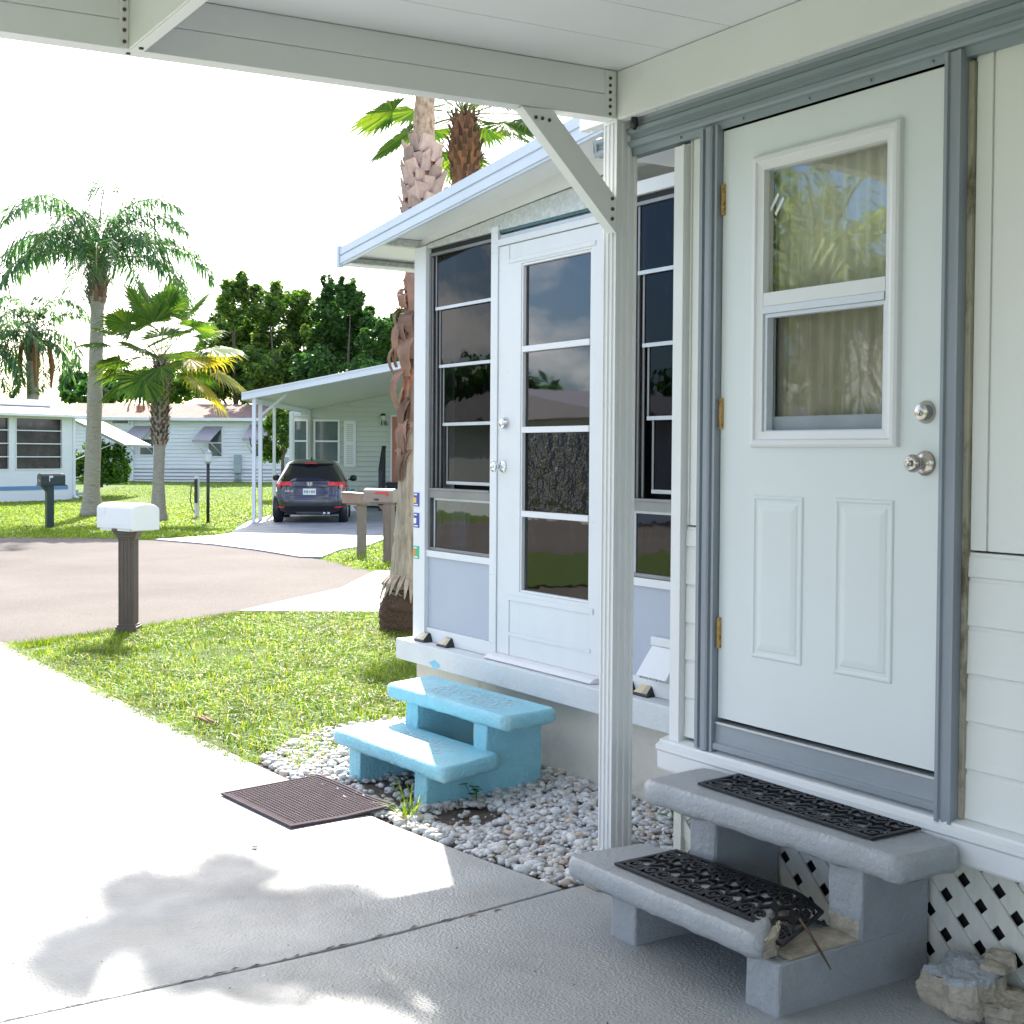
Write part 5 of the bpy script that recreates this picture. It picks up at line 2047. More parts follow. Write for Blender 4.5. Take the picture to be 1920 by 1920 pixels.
c = at(172, 971, 31)
c.z = -.03
z1 = zz(181, 505, 31)
queen_palm('tall feathery queen palm with a smooth grey trunk, on the lawn beside the green mailbox', (c.x, c.y, c.z),
           [(-.03, 0, 0, .30), (.2, 0, 0, .24), (.6, 0, 0, .185), (2.5, .06, -.03, .175), (z1 - 1.0, .12, -.06, .15), (z1 - .6, .12, -.06, .2), (z1, .12, -.06, .13)],
           z1 + .15, 21, 2.85, (6, 80), ll=.74, w=.024, nl=80, dro=1.08)
c = at(62, 905, 47)
c.z = .1
z1 = zz(66, 628, 47)
queen_palm('slender queen palm rising behind the house with the screened porch', (c.x, c.y, c.z), [(.1, 0, 0, .25), (z1 - .9, 0, 0, .2), (z1 - .3, 0, 0, .24), (z1, 0, 0, .15)], z1, 17, 2.7, (-40, 88), ll=.6, w=.034, nl=56, dro=1.3, dead=4)
c = at(-22, 905, 46)
c.z = .1
z1 = zz(-20, 650, 46)
queen_palm('queen palm half cut off at the left edge behind the screened porch house', (c.x, c.y, c.z), [(.1, 0, 0, .25), (z1 - .9, 0, 0, .2), (z1 - .3, 0, 0, .24), (z1, 0, 0, .15)], z1, 15, 2.6, (-35, 80), ll=.6, w=.034, nl=52, dro=1.3, dead=2)
# across the driveway, seen in the door glass
queen_palm('queen palm across the driveway, seen reflected in the entry door glass', (-4.55, 10.3, -.03), [(-.03, 0, 0, .22), (.5, 0, 0, .15), (2.2, 0, 0, .13), (2.5, 0, 0, .17), (3.3, 0, 0, .11)], 3.3, 24, 2.6, (-25, 85), ll=.55, w=.02, nl=60, dro=1.1, leaf='queen_sunlit')
queen_palm('young queen palm behind the reflected one, across the driveway', (-7.2, 12.4, -.03), [(-.03, 0, 0, .2), (.5, 0, 0, .14), (2.6, .2, 0, .12), (3.6, .25, 0, .1)], 3.6, 14, 2.4, (-25, 82), boot=False, ll=.5, w=.02, nl=50, leaf='queen_sunlit')


def leaf_cloud(b, c, rad, n, size, seed=None, flat=.0):
    """leaves through a lumpy crown volume, denser near its skin"""
    rr = random
    for _ in range(n):
        a, z = rr.uniform(0, 6.283), rr.uniform(-1, 1)
        q = math.sqrt(1 - z * z)
        k = rr.uniform(.35, 1.08) ** .6
        p = Vector((c[0] + rad[0] * k * q * math.cos(a), c[1] + rad[1] * k * q * math.sin(a), c[2] + rad[2] * k * z))
        d = Vector((rr.uniform(-1, 1), rr.uniform(-1, 1), rr.uniform(-.8, .5))).normalized()
        e = d.cross(Vector((rr.uniform(-1, 1), rr.uniform(-1, 1), rr.uniform(-1, 1)))).normalized()
        s = size * rr.uniform(.6, 1.3)
        b.add([p - d * s, p + e * s * .45, p + d * s, p - e * s * .45], [(0, 1, 2, 3)])


def broad_tree(label, base, blobs, m, n, size, name='broadleaf_tree', tr=.2, cat='tree'):
    random.seed(sum(map(ord, label)))
    t = thing(name, label, cat, base, 'trees behind the houses' if cat == 'tree' else None)
    b = MB()
    top = max(q[0][2] for q in blobs)
    b.tube([base, (base[0], base[1], base[2] + (top - base[2]) * .35), (base[0] + .2, base[1], base[2] + (top - base[2]) * .55)], [tr, tr * .75, tr * .35], 8, jit=.06)
    for q, r_ in blobs[::2]:
        b.tube([(base[0], base[1], base[2] + (q[2] - base[2]) * .45), ((base[0] + q[0]) / 2, (base[1] + q[1]) / 2, base[2] + (q[2] - base[2]) * .6), (q[0] * .8 + base[0] * .2, q[1] * .8 + base[1] * .2, q[2] - r_[2] * .4)], [tr * .45, tr * .3, tr * .1], 6)
    b.build('trunk', M['bark'], t)
    b = MB()
    vol = sum((r_[0] * r_[2]) for q, r_ in blobs)
    for q, r_ in blobs:
        k = int(n * r_[0] * r_[2] / vol)
        leaf_cloud(b, q, [x * .8 for x in r_], k // 3, size)
        for j in range(11):              # separate sprays on the skin of each lump
            a, z = random.uniform(0, 6.283), random.uniform(-.6, 1)
            w_ = math.sqrt(max(0, 1 - z * z))
            f = random.uniform(.7, 1.12)
            c2 = (q[0] + r_[0] * w_ * math.cos(a) * f, q[1] + r_[1] * w_ * math.sin(a) * f, q[2] + r_[2] * z * f)
            g = random.uniform(.18, .40)
            leaf_cloud(b, c2, (r_[0] * g, r_[1] * g, r_[2] * g * random.uniform(.8, 1.5)), max(8, int(k * .065)), size)
    b.build('crown', m, t, fixn=False)
    return t


def pxblobs(lst, d, dd=0):
    """(x, y, half width, half height) seen at depth d to crown lumps"""
    o = []
    for x, y, a, c_ in lst:
        q = at(x, y, d + random.uniform(-dd, dd))
        k = d / CF
        o.append((tuple(q), (a * k * 1.1, a * k * .95, c_ * k * 1.06)))
    return o


def ground_at(x, d):
    q = at(x, 900, d)
    return (q.x, q.y, .3)


broad_tree('leafy tree with yellowish top shoots, leftmost of the clump behind the far carport', ground_at(440, 62),
           pxblobs([(440, 575, 30, 48), (420, 610, 26, 50), (455, 640, 40, 60), (420, 690, 40, 50), (470, 700, 45, 50), (395, 720, 30, 35), (436, 540, 15, 20), (440, 660, 40, 40), (400, 655, 34, 36), (470, 640, 34, 36), (430, 720, 55, 34), (480, 730, 40, 30)], 62, 2), M['tree_yel'], 17000, .15)
broad_tree('broad round topped tree in the middle of the clump behind the far carport', ground_at(530, 60),
           pxblobs([(500, 580, 32, 42), (540, 575, 38, 38), (570, 600, 32, 42), (520, 640, 50, 55), (575, 660, 45, 50), (490, 690, 45, 50), (545, 715, 55, 40), (480, 555, 14, 18), (560, 720, 50, 34), (520, 690, 50, 40), (600, 640, 30, 36)], 60, 2), M['tree_yel'], 19000, .14)
broad_tree('dark pointed evergreen with upright spires above the far carport roof', ground_at(640, 58),
           pxblobs([(615, 560, 15, 34), (643, 555, 13, 26), (662, 565, 18, 30), (630, 605, 36, 42), (668, 615, 34, 40), (640, 660, 55, 45), (600, 690, 40, 35), (690, 670, 45, 32)], 58, 2), M['tree_leaf'], 19000, .13)
broad_tree('dark low spreading tree right of the spired evergreen, beside the shaggy palm', ground_at(715, 56),
           pxblobs([(700, 605, 24, 16), (725, 630, 24, 22), (715, 665, 34, 26), (750, 650, 30, 40), (690, 640, 18, 18), (735, 690, 40, 30), (690, 700, 50, 26), (745, 610, 20, 22)], 56, 2), M['tree_leaf'], 12000, .13)
broad_tree('dark round tree low behind the queen palm trunk, above the long roof', ground_at(205, 72),
           pxblobs([(190, 735, 40, 22), (225, 740, 28, 16), (150, 720, 30, 32), (165, 745, 40, 20)], 72, 2), M['tree_leaf'], 2600, .24)
broad_tree('yellow green tree behind the fan palm crown, above the long roof', ground_at(290, 66),
           pxblobs([(275, 720, 26, 30), (300, 740, 34, 26), (255, 735, 14, 16), (340, 730, 36, 30), (372, 715, 30, 40)], 66, 2), M['tree_yel'], 2800, .2)
broad_tree('leafy shrub tree seen between the posts of the carport at the white house', at(530, 905, 42),
           pxblobs([(525, 780, 22, 20), (510, 800, 18, 22), (535, 820, 18, 25), (515, 850, 20, 22), (540, 770, 14, 16), (500, 835, 12, 14)], 42, .6), M['tree_yel'], 2600, .10, tr=.07)
c = at(190, 914, 43)
broad_tree('rounded dark green bush behind the queen palm trunk at the porch house corner', (c.x, c.y, c.z),
           pxblobs([(170, 868, 30, 32), (205, 872, 36, 36), (190, 850, 30, 18), (160, 885, 22, 25), (220, 885, 22, 24), (195, 895, 34, 18)], 43, .5), M['bush_leaf'], 5600, .075, name='bush', tr=.06, cat='bush')
for i, (x, y, s_) in enumerate(((-22, 44, 1.0), (-30, 38, 1.2), (-14, 52, .9))):
    broad_tree(['dark tree across the street, reflected in the sunroom door', 'big dark tree far across the street at the left', 'dark tree at the end of the street, out of frame'][i], (x, y, 0),
               [((x + random.uniform(-2, 2) * s_, y + random.uniform(-2, 2), 2.4 + random.uniform(-1.5, 1.8)), (2.2 * s_, 2.2 * s_, 1.6)) for _ in range(8)], M['tree_leaf'], 2600, .3)


# ================================================================== houses across the street
TS = lambda p: FR(p.x, p.y, p.z)


def sx(x, d):                            # t for a photo column at depth d
    q = at(x, 900, d)
    return q.x * RT0.x + q.y * RT0.y


# --- the house with the screened porch, far left: its long front runs away to the right
CA = at(136, 941, 41.0)
CA.z = 0
E1 = RT0 * math.sin(R(31)) + FH * math.cos(R(31))
E2 = FH * math.sin(R(31)) - RT0 * math.cos(R(31))
TA = lambda p: CA + E1 * p.x + E2 * p.y + Vector((0, 0, p.z))


def wx(px):                              # distance along the front (0 at the right corner, negative to the left)
    k = (px - 960) / CF
    t0, s0 = CA.dot(RT0), CA.dot(FH)
    a, c = E1.dot(RT0), E1.dot(FH)
    return (k * s0 - t0) / (a - k * c)


def wz(px, y):
    q = CA + E1 * wx(px)
    return zz(px, y, q.dot(FH))


ha = thing('porch_house', 'white house with dark porch windows and a blue stripe at the left edge', 'house', CA)
L_ = -9.0
wins = [(-4.6, -3.1), (-2.95, wx(18)), (wx(28.5), wx(117))]
wz0, wz1 = wz(70, 881), wz(70, 783)
zt_ = wz(70, 777)
b = MB(TA)
e = [L_] + [q for w_ in wins for q in w_] + [0]
for i in range(0, len(e), 2):
    b.box(e[i], e[i + 1], 0, .1, -.05, zt_)
for a, c in wins:
    b.box(a, c, 0, .1, -.05, wz0)
    b.box(a, c, 0, .1, wz1, zt_)
b.box(-.1, -.001, .101, 5, -.05, zt_)
b.box(L_, -.101, 4.9, 5, -.05, zt_)
b.build('wall', M['far_white'], ha)
b = MB(TA)
b.box(L_, wx(127), -.012, -.001, wz(70, 918.5), wz(70, 911))
b.build('painted_stripe', M['blue_stripe'], ha)
for a, c in wins:
    f = MB(TA)
    f.box(a, a + .035, -.02, .05, wz0, wz1)
    f.box(c - .035, c, -.02, .05, wz0, wz1)
    f.box(a + .035, c - .035, -.02, .05, wz0, wz0 + .035)
    f.box(a + .035, c - .035, -.02, .05, wz1 - .035, wz1)
    for k in (1, 2, 3):
        zc = wz0 + (wz1 - wz0) * k / 4
        f.box(a + .035, c - .035, -.01, .05, zc - .015, zc + .015)
    fo = f.build('porch_window', M['win_white'], ha)
    g = MB(TA)
    g.box(a + .03, c - .03, .06, .07, wz0 + .03, wz1 - .03)
    g.build('pane', M['pane_far2'], fo)
b = MB(TA)
b.prism([(-.35, wz(70, 781)), (-.35, wz(70, 776)), (1.6, wz(70, 756)), (1.6, wz(70, 762))], lambda u, v, w: (w, u, v), L_, wx(155) * 0 + .45)
b.box(L_, .25, 1.3, 5.2, wz(70, 762), wz(70, 748))
b.box(L_, .55, 1.15, 1.29, wz(70, 758), wz(70, 746))
b.build('roof', M['far_roof_w'], ha)
b = MB(TA)
b.box(.0, .10, -.03, .08, .12, wz(133, 783))
b.bar((.05, .03, .13), (.10, -.14, .03), .09, .07)
b.build('downspout', M['far_white'], ha)
d = 41.5
b = MB(TS)
a0, a1 = sx(134, d), sx(232, d)
za_, zb2_ = zz(137, 788, d), zz(232, 836, d)
for k in range(5):
    f0, f1 = k / 5, (k + .97) / 5
    q = lambda f: (a0 + (a1 - a0) * f, za_ + (zb2_ - za_) * f)
    (xa, za), (xb, zb_) = q(f0), q(f1)
    b.prism([(xa, za), (xb, zb_), (xb, zb_ + .04), (xa, za + .04)], lambda u, v, w: (u, w, v), d + .04, d + 3.2)
b.prism([(a0, za_ - .02), (a1, zb2_ - .02), (a1, zb2_ + .07), (a0, za_ + .07)], lambda u, v, w: (u, w, v), d, d + .039)
aw_ = b.build('side_awning', M['awning_w'], ha)
b = MB(TS)
for s_ in (.3, 2.6):
    b.tube([(a0, d + s_, zz(137, 862, d)), (a0 + (a1 - a0) * .8, d + s_, zz(232, 830, d))], .015, 6)
b.build('awning_arm', M['far_white'], aw_)
b = MB(TS)
b.box(sx(140, d), sx(147, d), d - .4, d, -.03, .28)
b.box(sx(148, d), sx(166, d), d - .4, d + .2, .12, .19)
b.build('side_step', M['meter'], ha)

# --- the long white house at the back
d = 54.0
hb = thing('long_house', 'long white house with a red brown shingle roof and grey window awnings', 'house', FR(sx(350, d), d, .3))
Z = lambda y: zz(350, y, d)
L_, R_ = sx(100, d), sx(640, d)
b = MB(TS)
nl_ = 17
z0_, z1_ = .2, Z(787)
for i in range(nl_):
    za, zb_ = z0_ + (z1_ - z0_) * i / nl_, z0_ + (z1_ - z0_) * (i + 1) / nl_
    b.prism([(d + .3, za), (d - .026, za), (d - .03, za + .02), (d, zb_), (d + .3, zb_)], lambda u, v, w: (w, u, v), L_, R_)
b.build('wall', M['far_white'], hb)
b = MB(TS)
for zc in (880, 886, 893, 899):
    b.box(sx(252, d), R_, d - .038, d - .031, Z(zc) - .014, Z(zc) + .014)
b.build('skirting_slats', M['alu_dark'], hb)
b = MB(TS)
b.prism([(d - .35, Z(787)), (d - .35, Z(784)), (d + 3.2, Z(762) + .22), (d + 6.8, Z(784)), (d + 6.8, Z(787))], lambda u, v, w: (w, u, v), L_ - .3, R_ + .3)
rf = b.build('roof', M['shingle'], hb)
b = MB(TS)
b.box(L_ - .3, R_ + .3, d - .42, d - .352, Z(789), Z(783.5))
b.build('gutter', M['far_white'], rf)
b = MB(TS)
zv = Z(772)
b.box(sx(240, d), sx(252, d), d + 1.2, d + 1.6, zv, zv + .28)
b.tube([(sx(223, d), d + 1.3, zv - .1), (sx(223, d), d + 1.3, zv + .22)], .04, 8)
b.build('roof_vent', M['salmon'], rf)


def far_window(x0, x1, y0, y1, d, par, Zf, bars=1, m='pane_far', curtain=False):
    a, c = sx(x0, d), sx(x1, d)
    z0, z1 = Zf(y1), Zf(y0)
    f = MB(TS)
    wd = .05
    f.box(a, a + wd, d - .06, d - .022, z0, z1)
    f.box(c - wd, c, d - .06, d - .022, z0, z1)
    f.box(a + wd, c - wd, d - .06, d - .022, z0, z0 + wd)
    f.box(a + wd, c - wd, d - .06, d - .022, z1 - wd, z1)
    for k in range(bars):
        zc = z0 + (z1 - z0) * (k + 1) / (bars + 1)
        f.box(a + wd, c - wd, d - .055, d - .022, zc - .022, zc + .022)
    fo = f.build('window', M['win_white'], par)
    g = MB(TS)
    g.box(a + wd, c - wd, d - .048, d - .0225, z0 + wd, z1 - wd) if bars == 0 else None
    if bars:
        for k in range(bars + 1):
            za = z0 + (z1 - z0) * k / (bars + 1) + (wd if k == 0 else .023)
            zb2 = z0 + (z1 - z0) * (k + 1) / (bars + 1) - (wd if k == bars else .023)
            g.box(a + wd + .001, c - wd - .001, d - .048, d - .0225, za, zb2)
    g.build('pane', M[m], fo)
    return fo


far_window(209, 243, 787, 797, d, hb, Z, 0)
far_window(261, 290, 822, 855, d, hb, Z, 1)
far_window(389, 418, 803, 857, d, hb, Z, 1)
far_window(478, 508, 803, 857, d, hb, Z, 1)


def awning(x0, x1, y0, y1, sh, par, d):
    a, c = sx(x0, d), sx(x1, d)
    zt2, zb2 = Z(y0), Z(y1)
    b = MB(TS)
    n = 7
    for k in range(n):
        f0, f1 = k / n, (k + .93) / n
        b.prism([(d - .03, zt2), (d - .75, zb2), (d - .75, zb2 + .04), (d - .03, zt2 + .04)], lambda u, v, w: (w - sh * (d - u) / .75, u, v), a + (c - a) * f0, a + (c - a) * f1)
    b.box(a - sh, c - sh, d - .77, d - .7505, zb2 - .06, zb2 + .04)
    o = b.build('awning', M['awning'], par)
    b = MB(TS)
    for x in (a + .05, c - .05):
        b.tube([(x, d - .03, zb2 - .55), (x - sh, d - .74, zb2)], .014, 5)
    b.build('awning_arm', M['far_white'], o)


awning(252, 290, 801, 826, .35, hb, d)
awning(384, 418, 801, 827, .35, hb, d)
awning(470, 512, 797, 823, .2, hb, d)
b = MB(TS)
b.box(sx(247, d), sx(251, d), d - .10, d - .03, .3, Z(787))
b.build('downspout', M['far_white'], hb)
b = MB(TS)
b.box(sx(440, d), sx(453, d), d - .18, d - .03, Z(886), Z(852))
b.box(sx(442, d), sx(451, d), d - .20, d - .181, Z(868), Z(856))
for x in (441.5, 444.5, 448, 451.5):
    b.tube([(sx(x, d), d - .1, .25), (sx(x, d), d - .1, Z(885))], .022, 6)
b.build('electric_meter', M['meter'], hb)
b = MB(TS)
b.box(sx(535, d), sx(541, d), d - .14, d - .03, Z(868), Z(856))
b.build('junction_box', M['meter'], hb)

# --- the house with the number, and its carport
dw, dc = 36.0, 28.0
hc = thing('numbered_house', 'pale sage sided house numbered 16 with a red brown door, behind the parked car', 'house', FR(sx(640, dw), dw, 0))
Z = lambda y: zz(640, y, dw)
tl = lambda x: sx(x, dw)
sl = .205
t0_ = sx(455, dc)
ru = lambda t_: zz(455, 748, dc) + sl * (t_ - t0_)          # underside of the carport roof
b = MB(TS)
z = .05
W0, W1 = tl(580), 2.5
bars_ = [tl(587), tl(640)]
while z < 4.2:
    z2 = z + .135
    aa = W0
    lo = max(W0, t0_ + (z2 - zz(455, 748, dc)) / sl) if z2 > ru(W0) else W0
    if lo < W1:
        b.prism([(dw + .2, z), (dw - .030, z), (dw - .034, z + .014), (dw, z2), (dw + .2, z2)], lambda u, v, w: (w, u, v), lo, W1)
    z = z2
BW0, BW1 = tl(547), tl(579)
z = .05
while z < ru(BW0) - .05:                 # the bay at its left end steps forward
    b.prism([(dw + .2, z), (dw - .180, z), (dw - .184, z + .014), (dw - .15, z + .135), (dw + .2, z + .135)], lambda u, v, w: (w, u, v), BW0, BW1)
    z += .135
b.box(BW1, BW1 + .06, dw - .16, dw - .021, .05, ru(BW1) - .02)
b.prism([(W0, .05), (W1, .05), (W1, ru(W1) - .003), (W0, ru(W0) - .003)], lambda u, v, w: (u, w, v), dw + .02, dw + .19)
b.box(BW0 + .05, W1, dw + .21, dw + 6, .05, 2.4)
b.build('wall', M['sage'], hc)
far_window(588, 637, 787, 868, dw, hc, Z, 1)
far_window(549, 578, 787, 868, dw - .15, hc, Z, 1)
b = MB(TS)
a, c = tl(645), tl(667)
b.box(a, c, dw - .05, dw - .021, Z(875), Z(789))
sh_ = b.build('shutter', M['win_white'], hc)
b = MB(TS)
for y0_, y1_ in ((795, 829), (835, 871)):
    for k in range(9):
        ya, yb = y0_ + (y1_ - y0_) * k / 9, y0_ + (y1_ - y0_) * (k + .6) / 9
        b.box(a + .07, c - .07, dw - .062, dw - .0505, Z(yb), Z(ya))
b.build('louvre', M['sage'], sh_)
b = MB(TS)
b.box(tl(735), tl(735) + .92, dw - .045, dw - .021, Z(903), Z(781))
dr_ = b.build('door', M['salmon'], hc)
b = MB(TS)
b.lathe([(.035, 0), (.03, .03), (.03, .06), (0, .065)], (tl(742), dw - .046, Z(845)), (0, -1, 0), 10)
b.build('door_knob', M['chrome'], dr_)
b = MB(TS)
b.box(tl(732), tl(735) - .002, dw - .05, dw - .021, Z(905), Z(778))
b.box(tl(735), tl(735) + .92, dw - .05, dw - .021, Z(780.5), Z(777.5))
b.build('door_casing', M['win_white'], hc)
b = MB(TS)
xc, zc = tl(718.5), Z(781)
b.lathe([(.06, -.06), (.055, .025), (0, .03)], (xc, dw - .10, zc), (0, 0, 1), 10)
wl = b.build('wall_lantern', M['lamp_glass'], hc)
b = MB(TS)
b.lathe([(.075, .03), (.07, .06), (.03, .085), (0, .09)], (xc, dw - .10, zc), (0, 0, 1), 10)
b.box(xc - .02, xc + .02, dw - .1, dw - .02, zc + .05, zc + .07)
b.build('lantern_cap', M['black_paint'], wl)
nb = text_mesh('16', .205, lambda x, y, z: FR(tl(719.5) + x * 1.1, dw - .05 - z, Z(797.5) + y), .008)
nb.build('house_number', M['black_paint'], hc)
# steps and rail at the door
pt = thing('porch_steps', 'dark painted wooden porch steps with a railing at the red brown door', 'steps', FR(tl(735), dw - 1.4, 0))
b = MB(TS)
zd = Z(903)
b.box(tl(729), tl(729) + 1.6, dw - .9, dw - .05, zd - .08, zd)
for k in range(4):
    b.box(tl(731), tl(731) + 1.5, dw - .95 - .26 * (k + 1), dw - .95 - .26 * k, zd - .17 * (k + 1) - .04, zd - .17 * (k + 1))
    b.box(tl(731), tl(731) + 1.5, dw - .96 - .26 * k, dw - .94 - .26 * k, zd - .17 * (k + 1) + .001, zd - .17 * k - .081)
b.build('tread', M['deck'], pt)
b = MB(TS)
xr = tl(723)
b.box(xr, xr + .09, dw - 1.05, dw - .96, 0, zd + .95)
b.box(xr, xr + .09, dw - 1.95, dw - 1.86, 0, zd + .35)
b.bar((xr + .045, dw - 1.9, zd + .32), (xr + .045, dw - .95, zd + .96), .11, .05)
b.bar((xr + .045, dw - 1.9, zd - .25), (xr + .045, dw - .95, zd + .25), .05, .08)
for k in range(8):
    f = (k + .5) / 8
    b.box(xr + .03, xr + .06, dw - 1.86 + .85 * f, dw - 1.83 + .85 * f, zd - .22 + .5 * f, zd + .32 + .62 * f)
b.build('railing', M['deck'], pt)
b = MB(TS)
b.box(tl(664), tl(678), dw - 2.0, dw - 1.6, .30, .52)
b.box(tl(663.5), tl(678.5), dw - 2.02, dw - 1.58, .521, .56)
tag(b.build('storage_bin', M['blue_bin'], bev=.02), 'blue plastic bin standing on a white chest beside the parked car', 'bin')
b = MB(TS)
b.box(tl(660), tl(684), dw - 2.1, dw - 1.5, -.02, .26)
b.box(tl(659.5), tl(684.5), dw - 2.12, dw - 1.48, .261, .298)
tag(b.build('storage_chest', M['win_white'], bev=.02), 'low white storage chest under the blue bin beside the parked car', 'chest')

cc = thing('carport', 'white sloped carport on slim posts over the parked car across the street', 'carport', FR(sx(480, dc), dc, 0))
b = MB(TS)
T1 = 2.5
b.prism([(t0_, ru(t0_)), (T1, ru(T1)), (T1, ru(T1) + .03), (t0_, ru(t0_) + .03)], lambda u, v, w: (u, w, v), dc + .05, dw + 2)
ro_ = b.build('roof_panel', M['ceiling'], cc)
b = MB(TS)
b.prism([(t0_ - .03, ru(t0_) - .03), (T1, ru(T1) - .03), (T1, ru(T1) + .10), (t0_ - .03, ru(t0_) + .10)], lambda u, v, w: (u, w, v), dc, dc + .049)
b.prism([(t0_ - .03, ru(t0_) + .101), (T1, ru(T1) + .101), (T1, ru(T1) + .135), (t0_ - .03, ru(t0_) + .135)], lambda u, v, w: (u, w, v), dc - .02, dc + .049)
b.prism([(t0_ - .03, ru(t0_) - .03), (t0_, ru(t0_) - .03), (t0_, ru(t0_) + .12), (t0_ - .03, ru(t0_) + .12)], lambda u, v, w: (u, w, v), dc + .0495, dw + 2)
b.build('fascia', M['far_white'], cc)
for x, dd_, r in ((476, dc + .1, .036), (488, dc + .9, .04), (514, 32.0, .035), (546, 35.2, .05)):
    b = MB(TS)
    xx = sx(x, dd_)
    b.box(xx - r, xx + r, dd_ - r, dd_ + r, -.02, ru(xx) - .005)
    b.build('post', M['far_white'], cc)
b = MB(TS)
xa = sx(488, dc + .9)
b.bar((xa + .04, dc + .9, zz(488, 775, dc)), (sx(530, dc + .5), dc + .9, ru(sx(530, dc + .9)) - .01), .05, .07, up=(0, 1, 0))
b.bar((xa, dc + .1, ru(xa) - .08), (xa, dw, ru(xa) - .08), .05, .1)
b.build('brace', M['far_white'], cc)
b = MB(TS)
tcab = [(sx(x, dc + .85), dc + .85, zz(x, y, dc + .85)) for x, y in ((468, 820), (470, 833), (474, 841), (478, 838), (479, 800))]
b.tube(tcab, .012, 5)
b.build('cable', M['black_plastic'], cc)

# --- lamp post and hose post on the far lawn
d = 28.0
c = at(390, 979, d)
c.z = -.03
lp = thing('lamp_post', 'black garden lamp post with a pale glass lantern on the far lawn', 'lamp post', c)
zl = zz(390, 868, d)
b = MB()
b.tube([(c.x, c.y, -.03), (c.x, c.y, zl)], .034, 10)
b.build('pole', M['black_paint'], lp)
b = MB()
b.lathe([(.04, -.02), (.075, .02), (.08, .04)], (c.x, c.y, zl), (0, 0, 1), 8)
b.lathe([(.105, .205), (.06, .25), (.02, .28), (.018, .30), (0, .31)], (c.x, c.y, zl), (0, 0, 1), 8)
b.build('lantern_cap', M['alu_lite'], lp)
b = MB()
b.lathe([(.07, .041), (.09, .205)], (c.x, c.y, zl), (0, 0, 1), 8, sm=False)
b.build('lantern', M['lamp_glass'], lp)
d = 30.5
c = at(369, 943, d)
c.z = -.03
up2 = thing('hose_post', 'short white post with a black box and a hanging hose on the far lawn', 'post', c)
zt2 = zz(369, 894, d)
b = MB()
b.box(c.x - .045, c.x + .045, c.y - .045, c.y + .045, -.03, zt2)
b.build('post', M['win_white'], up2)
b = MB()
T = lambda p: c + RT0 * p.x + FH * p.y + Vector((0, 0, p.z))
b = MB(T)
b.box(-.035, .035, -.1, -.066, zt2 * .38, zt2 * .98)
b.build('meter_box', M['black_paint'], up2)
b = MB(T)
b.tube([(-.05, 0, zt2 * .9), (-.13, 0, zt2 * .8), (-.15, 0, zt2 * .45), (-.10, 0, zt2 * .2), (-.02, 0, zt2 * .1)], .012, 6)
b.build('hose', M['black_plastic'], up2)

# --- low house across the driveway (off to the left, seen in the porch glass)
hd = thing('reflected_house', 'low white house with a grey roof seen only as a reflection in the sunroom door', 'house', (-13, 27, 0))
b = MB()
b.box(-19, -10.5, 23, 31, -.05, 2.3)
b.build('wall', M['far_white'], hd)
b = MB()
b.prism([(22.5, 2.3), (31.5, 2.3), (31.5, 2.42), (27, 3.1), (22.5, 2.42)], lambda u, v, w: (w, u, v), -19.5, -10)
b.build('roof', M['awning'], hd)

# ================================================================== the parked car
LV = [(.20, .30, 3.95, .74, 5), (.30, .07, 4.18, .845, 5), (.42, .01, 4.27, .872, 5), (.55, .0, 4.29, .884, 5), (.66, .015, 4.28, .886, 5), (.76, .05, 4.24, .882, 5),
      (.90, .10, 4.08, .872, 5), (.98, .12, 3.75, .865, 5), (1.06, .17, 3.35, .845, 4.6), (1.14, .235, 3.15, .80, 4.4), (1.30, .40, 2.85, .725, 4), (1.46, .58, 2.52, .645, 4),
      (1.54, .68, 2.32, .595, 3.8), (1.59, .82, 2.15, .52, 3.5), (1.615, 1.05, 1.95, .36, 3)]


def lev(z):
    for a, c in zip(LV, LV[1:]):
        if z <= c[0]:
            f = (z - a[0]) / (c[0] - a[0])
            return [a[i] + (c[i] - a[i]) * f for i in range(1, 5)]
    return LV[-1][1:]


def rear(u, z, off=.012):
    yr, yf, w_, n = lev(z)
    L = (yf - yr) / 2
    u = max(-.999, min(.999, u))
    return Vector((u * (w_ + off * .5), (yr + yf) / 2 - L * (1 - abs(u) ** n) ** (1 / n) - off, z))


def sidep(y, z, sg, off=.012):
    yr, yf, w_, n = lev(z)
    L = (yf - yr) / 2
    k = min(.999, abs((y - (yr + yf) / 2) / L))
    return Vector((sg * (w_ * (1 - k ** n) ** (1 / n) + off), y, z))


dcar = 27.9
K = .875
rc = at(580, 981, dcar)
ang = -YAW + R(5.6)
ca, sa = math.cos(ang), math.sin(ang)
CT = lambda p: Vector((rc.x + (p.x * ca - p.y * sa) * K, rc.y + (p.x * sa + p.y * ca) * K, .004 + p.z * K * .95))
car = thing('parked_car', 'dark grey violet compact SUV parked under the far carport, seen from behind', 'car', (rc.x, rc.y, .004))
b = MB(CT)
loops = []
for z, yr, yf, w_, n in LV:
    lp = []
    for i in range(72):
        a = i / 72 * 2 * math.pi
        c_, s_ = math.cos(a), math.sin(a)
        lp.append((w_ * math.copysign(abs(c_) ** (2 / n), c_), (yr + yf) / 2 + (yf - yr) / 2 * math.copysign(abs(s_) ** (2 / n), s_), z))
    loops.append(lp)
b.loft(loops, True, True, sm=True)
bd = b.build('body', M['car_paint'], car)


def rpatch(name, m, u0, u1, z0, z1, nu=16, nz=8, off=.012, par=None, sh=None):
    b = MB(CT)

    def fn(a, c_):
        z = z0 + (z1 - z0) * c_
        s = sh(c_) if sh else 1
        return rear((u0 + (u1 - u0) * a) * s, z, off)
    b.grid(fn, nu, nz)
    return b.build(name, M[m], par or car, fixn=True)


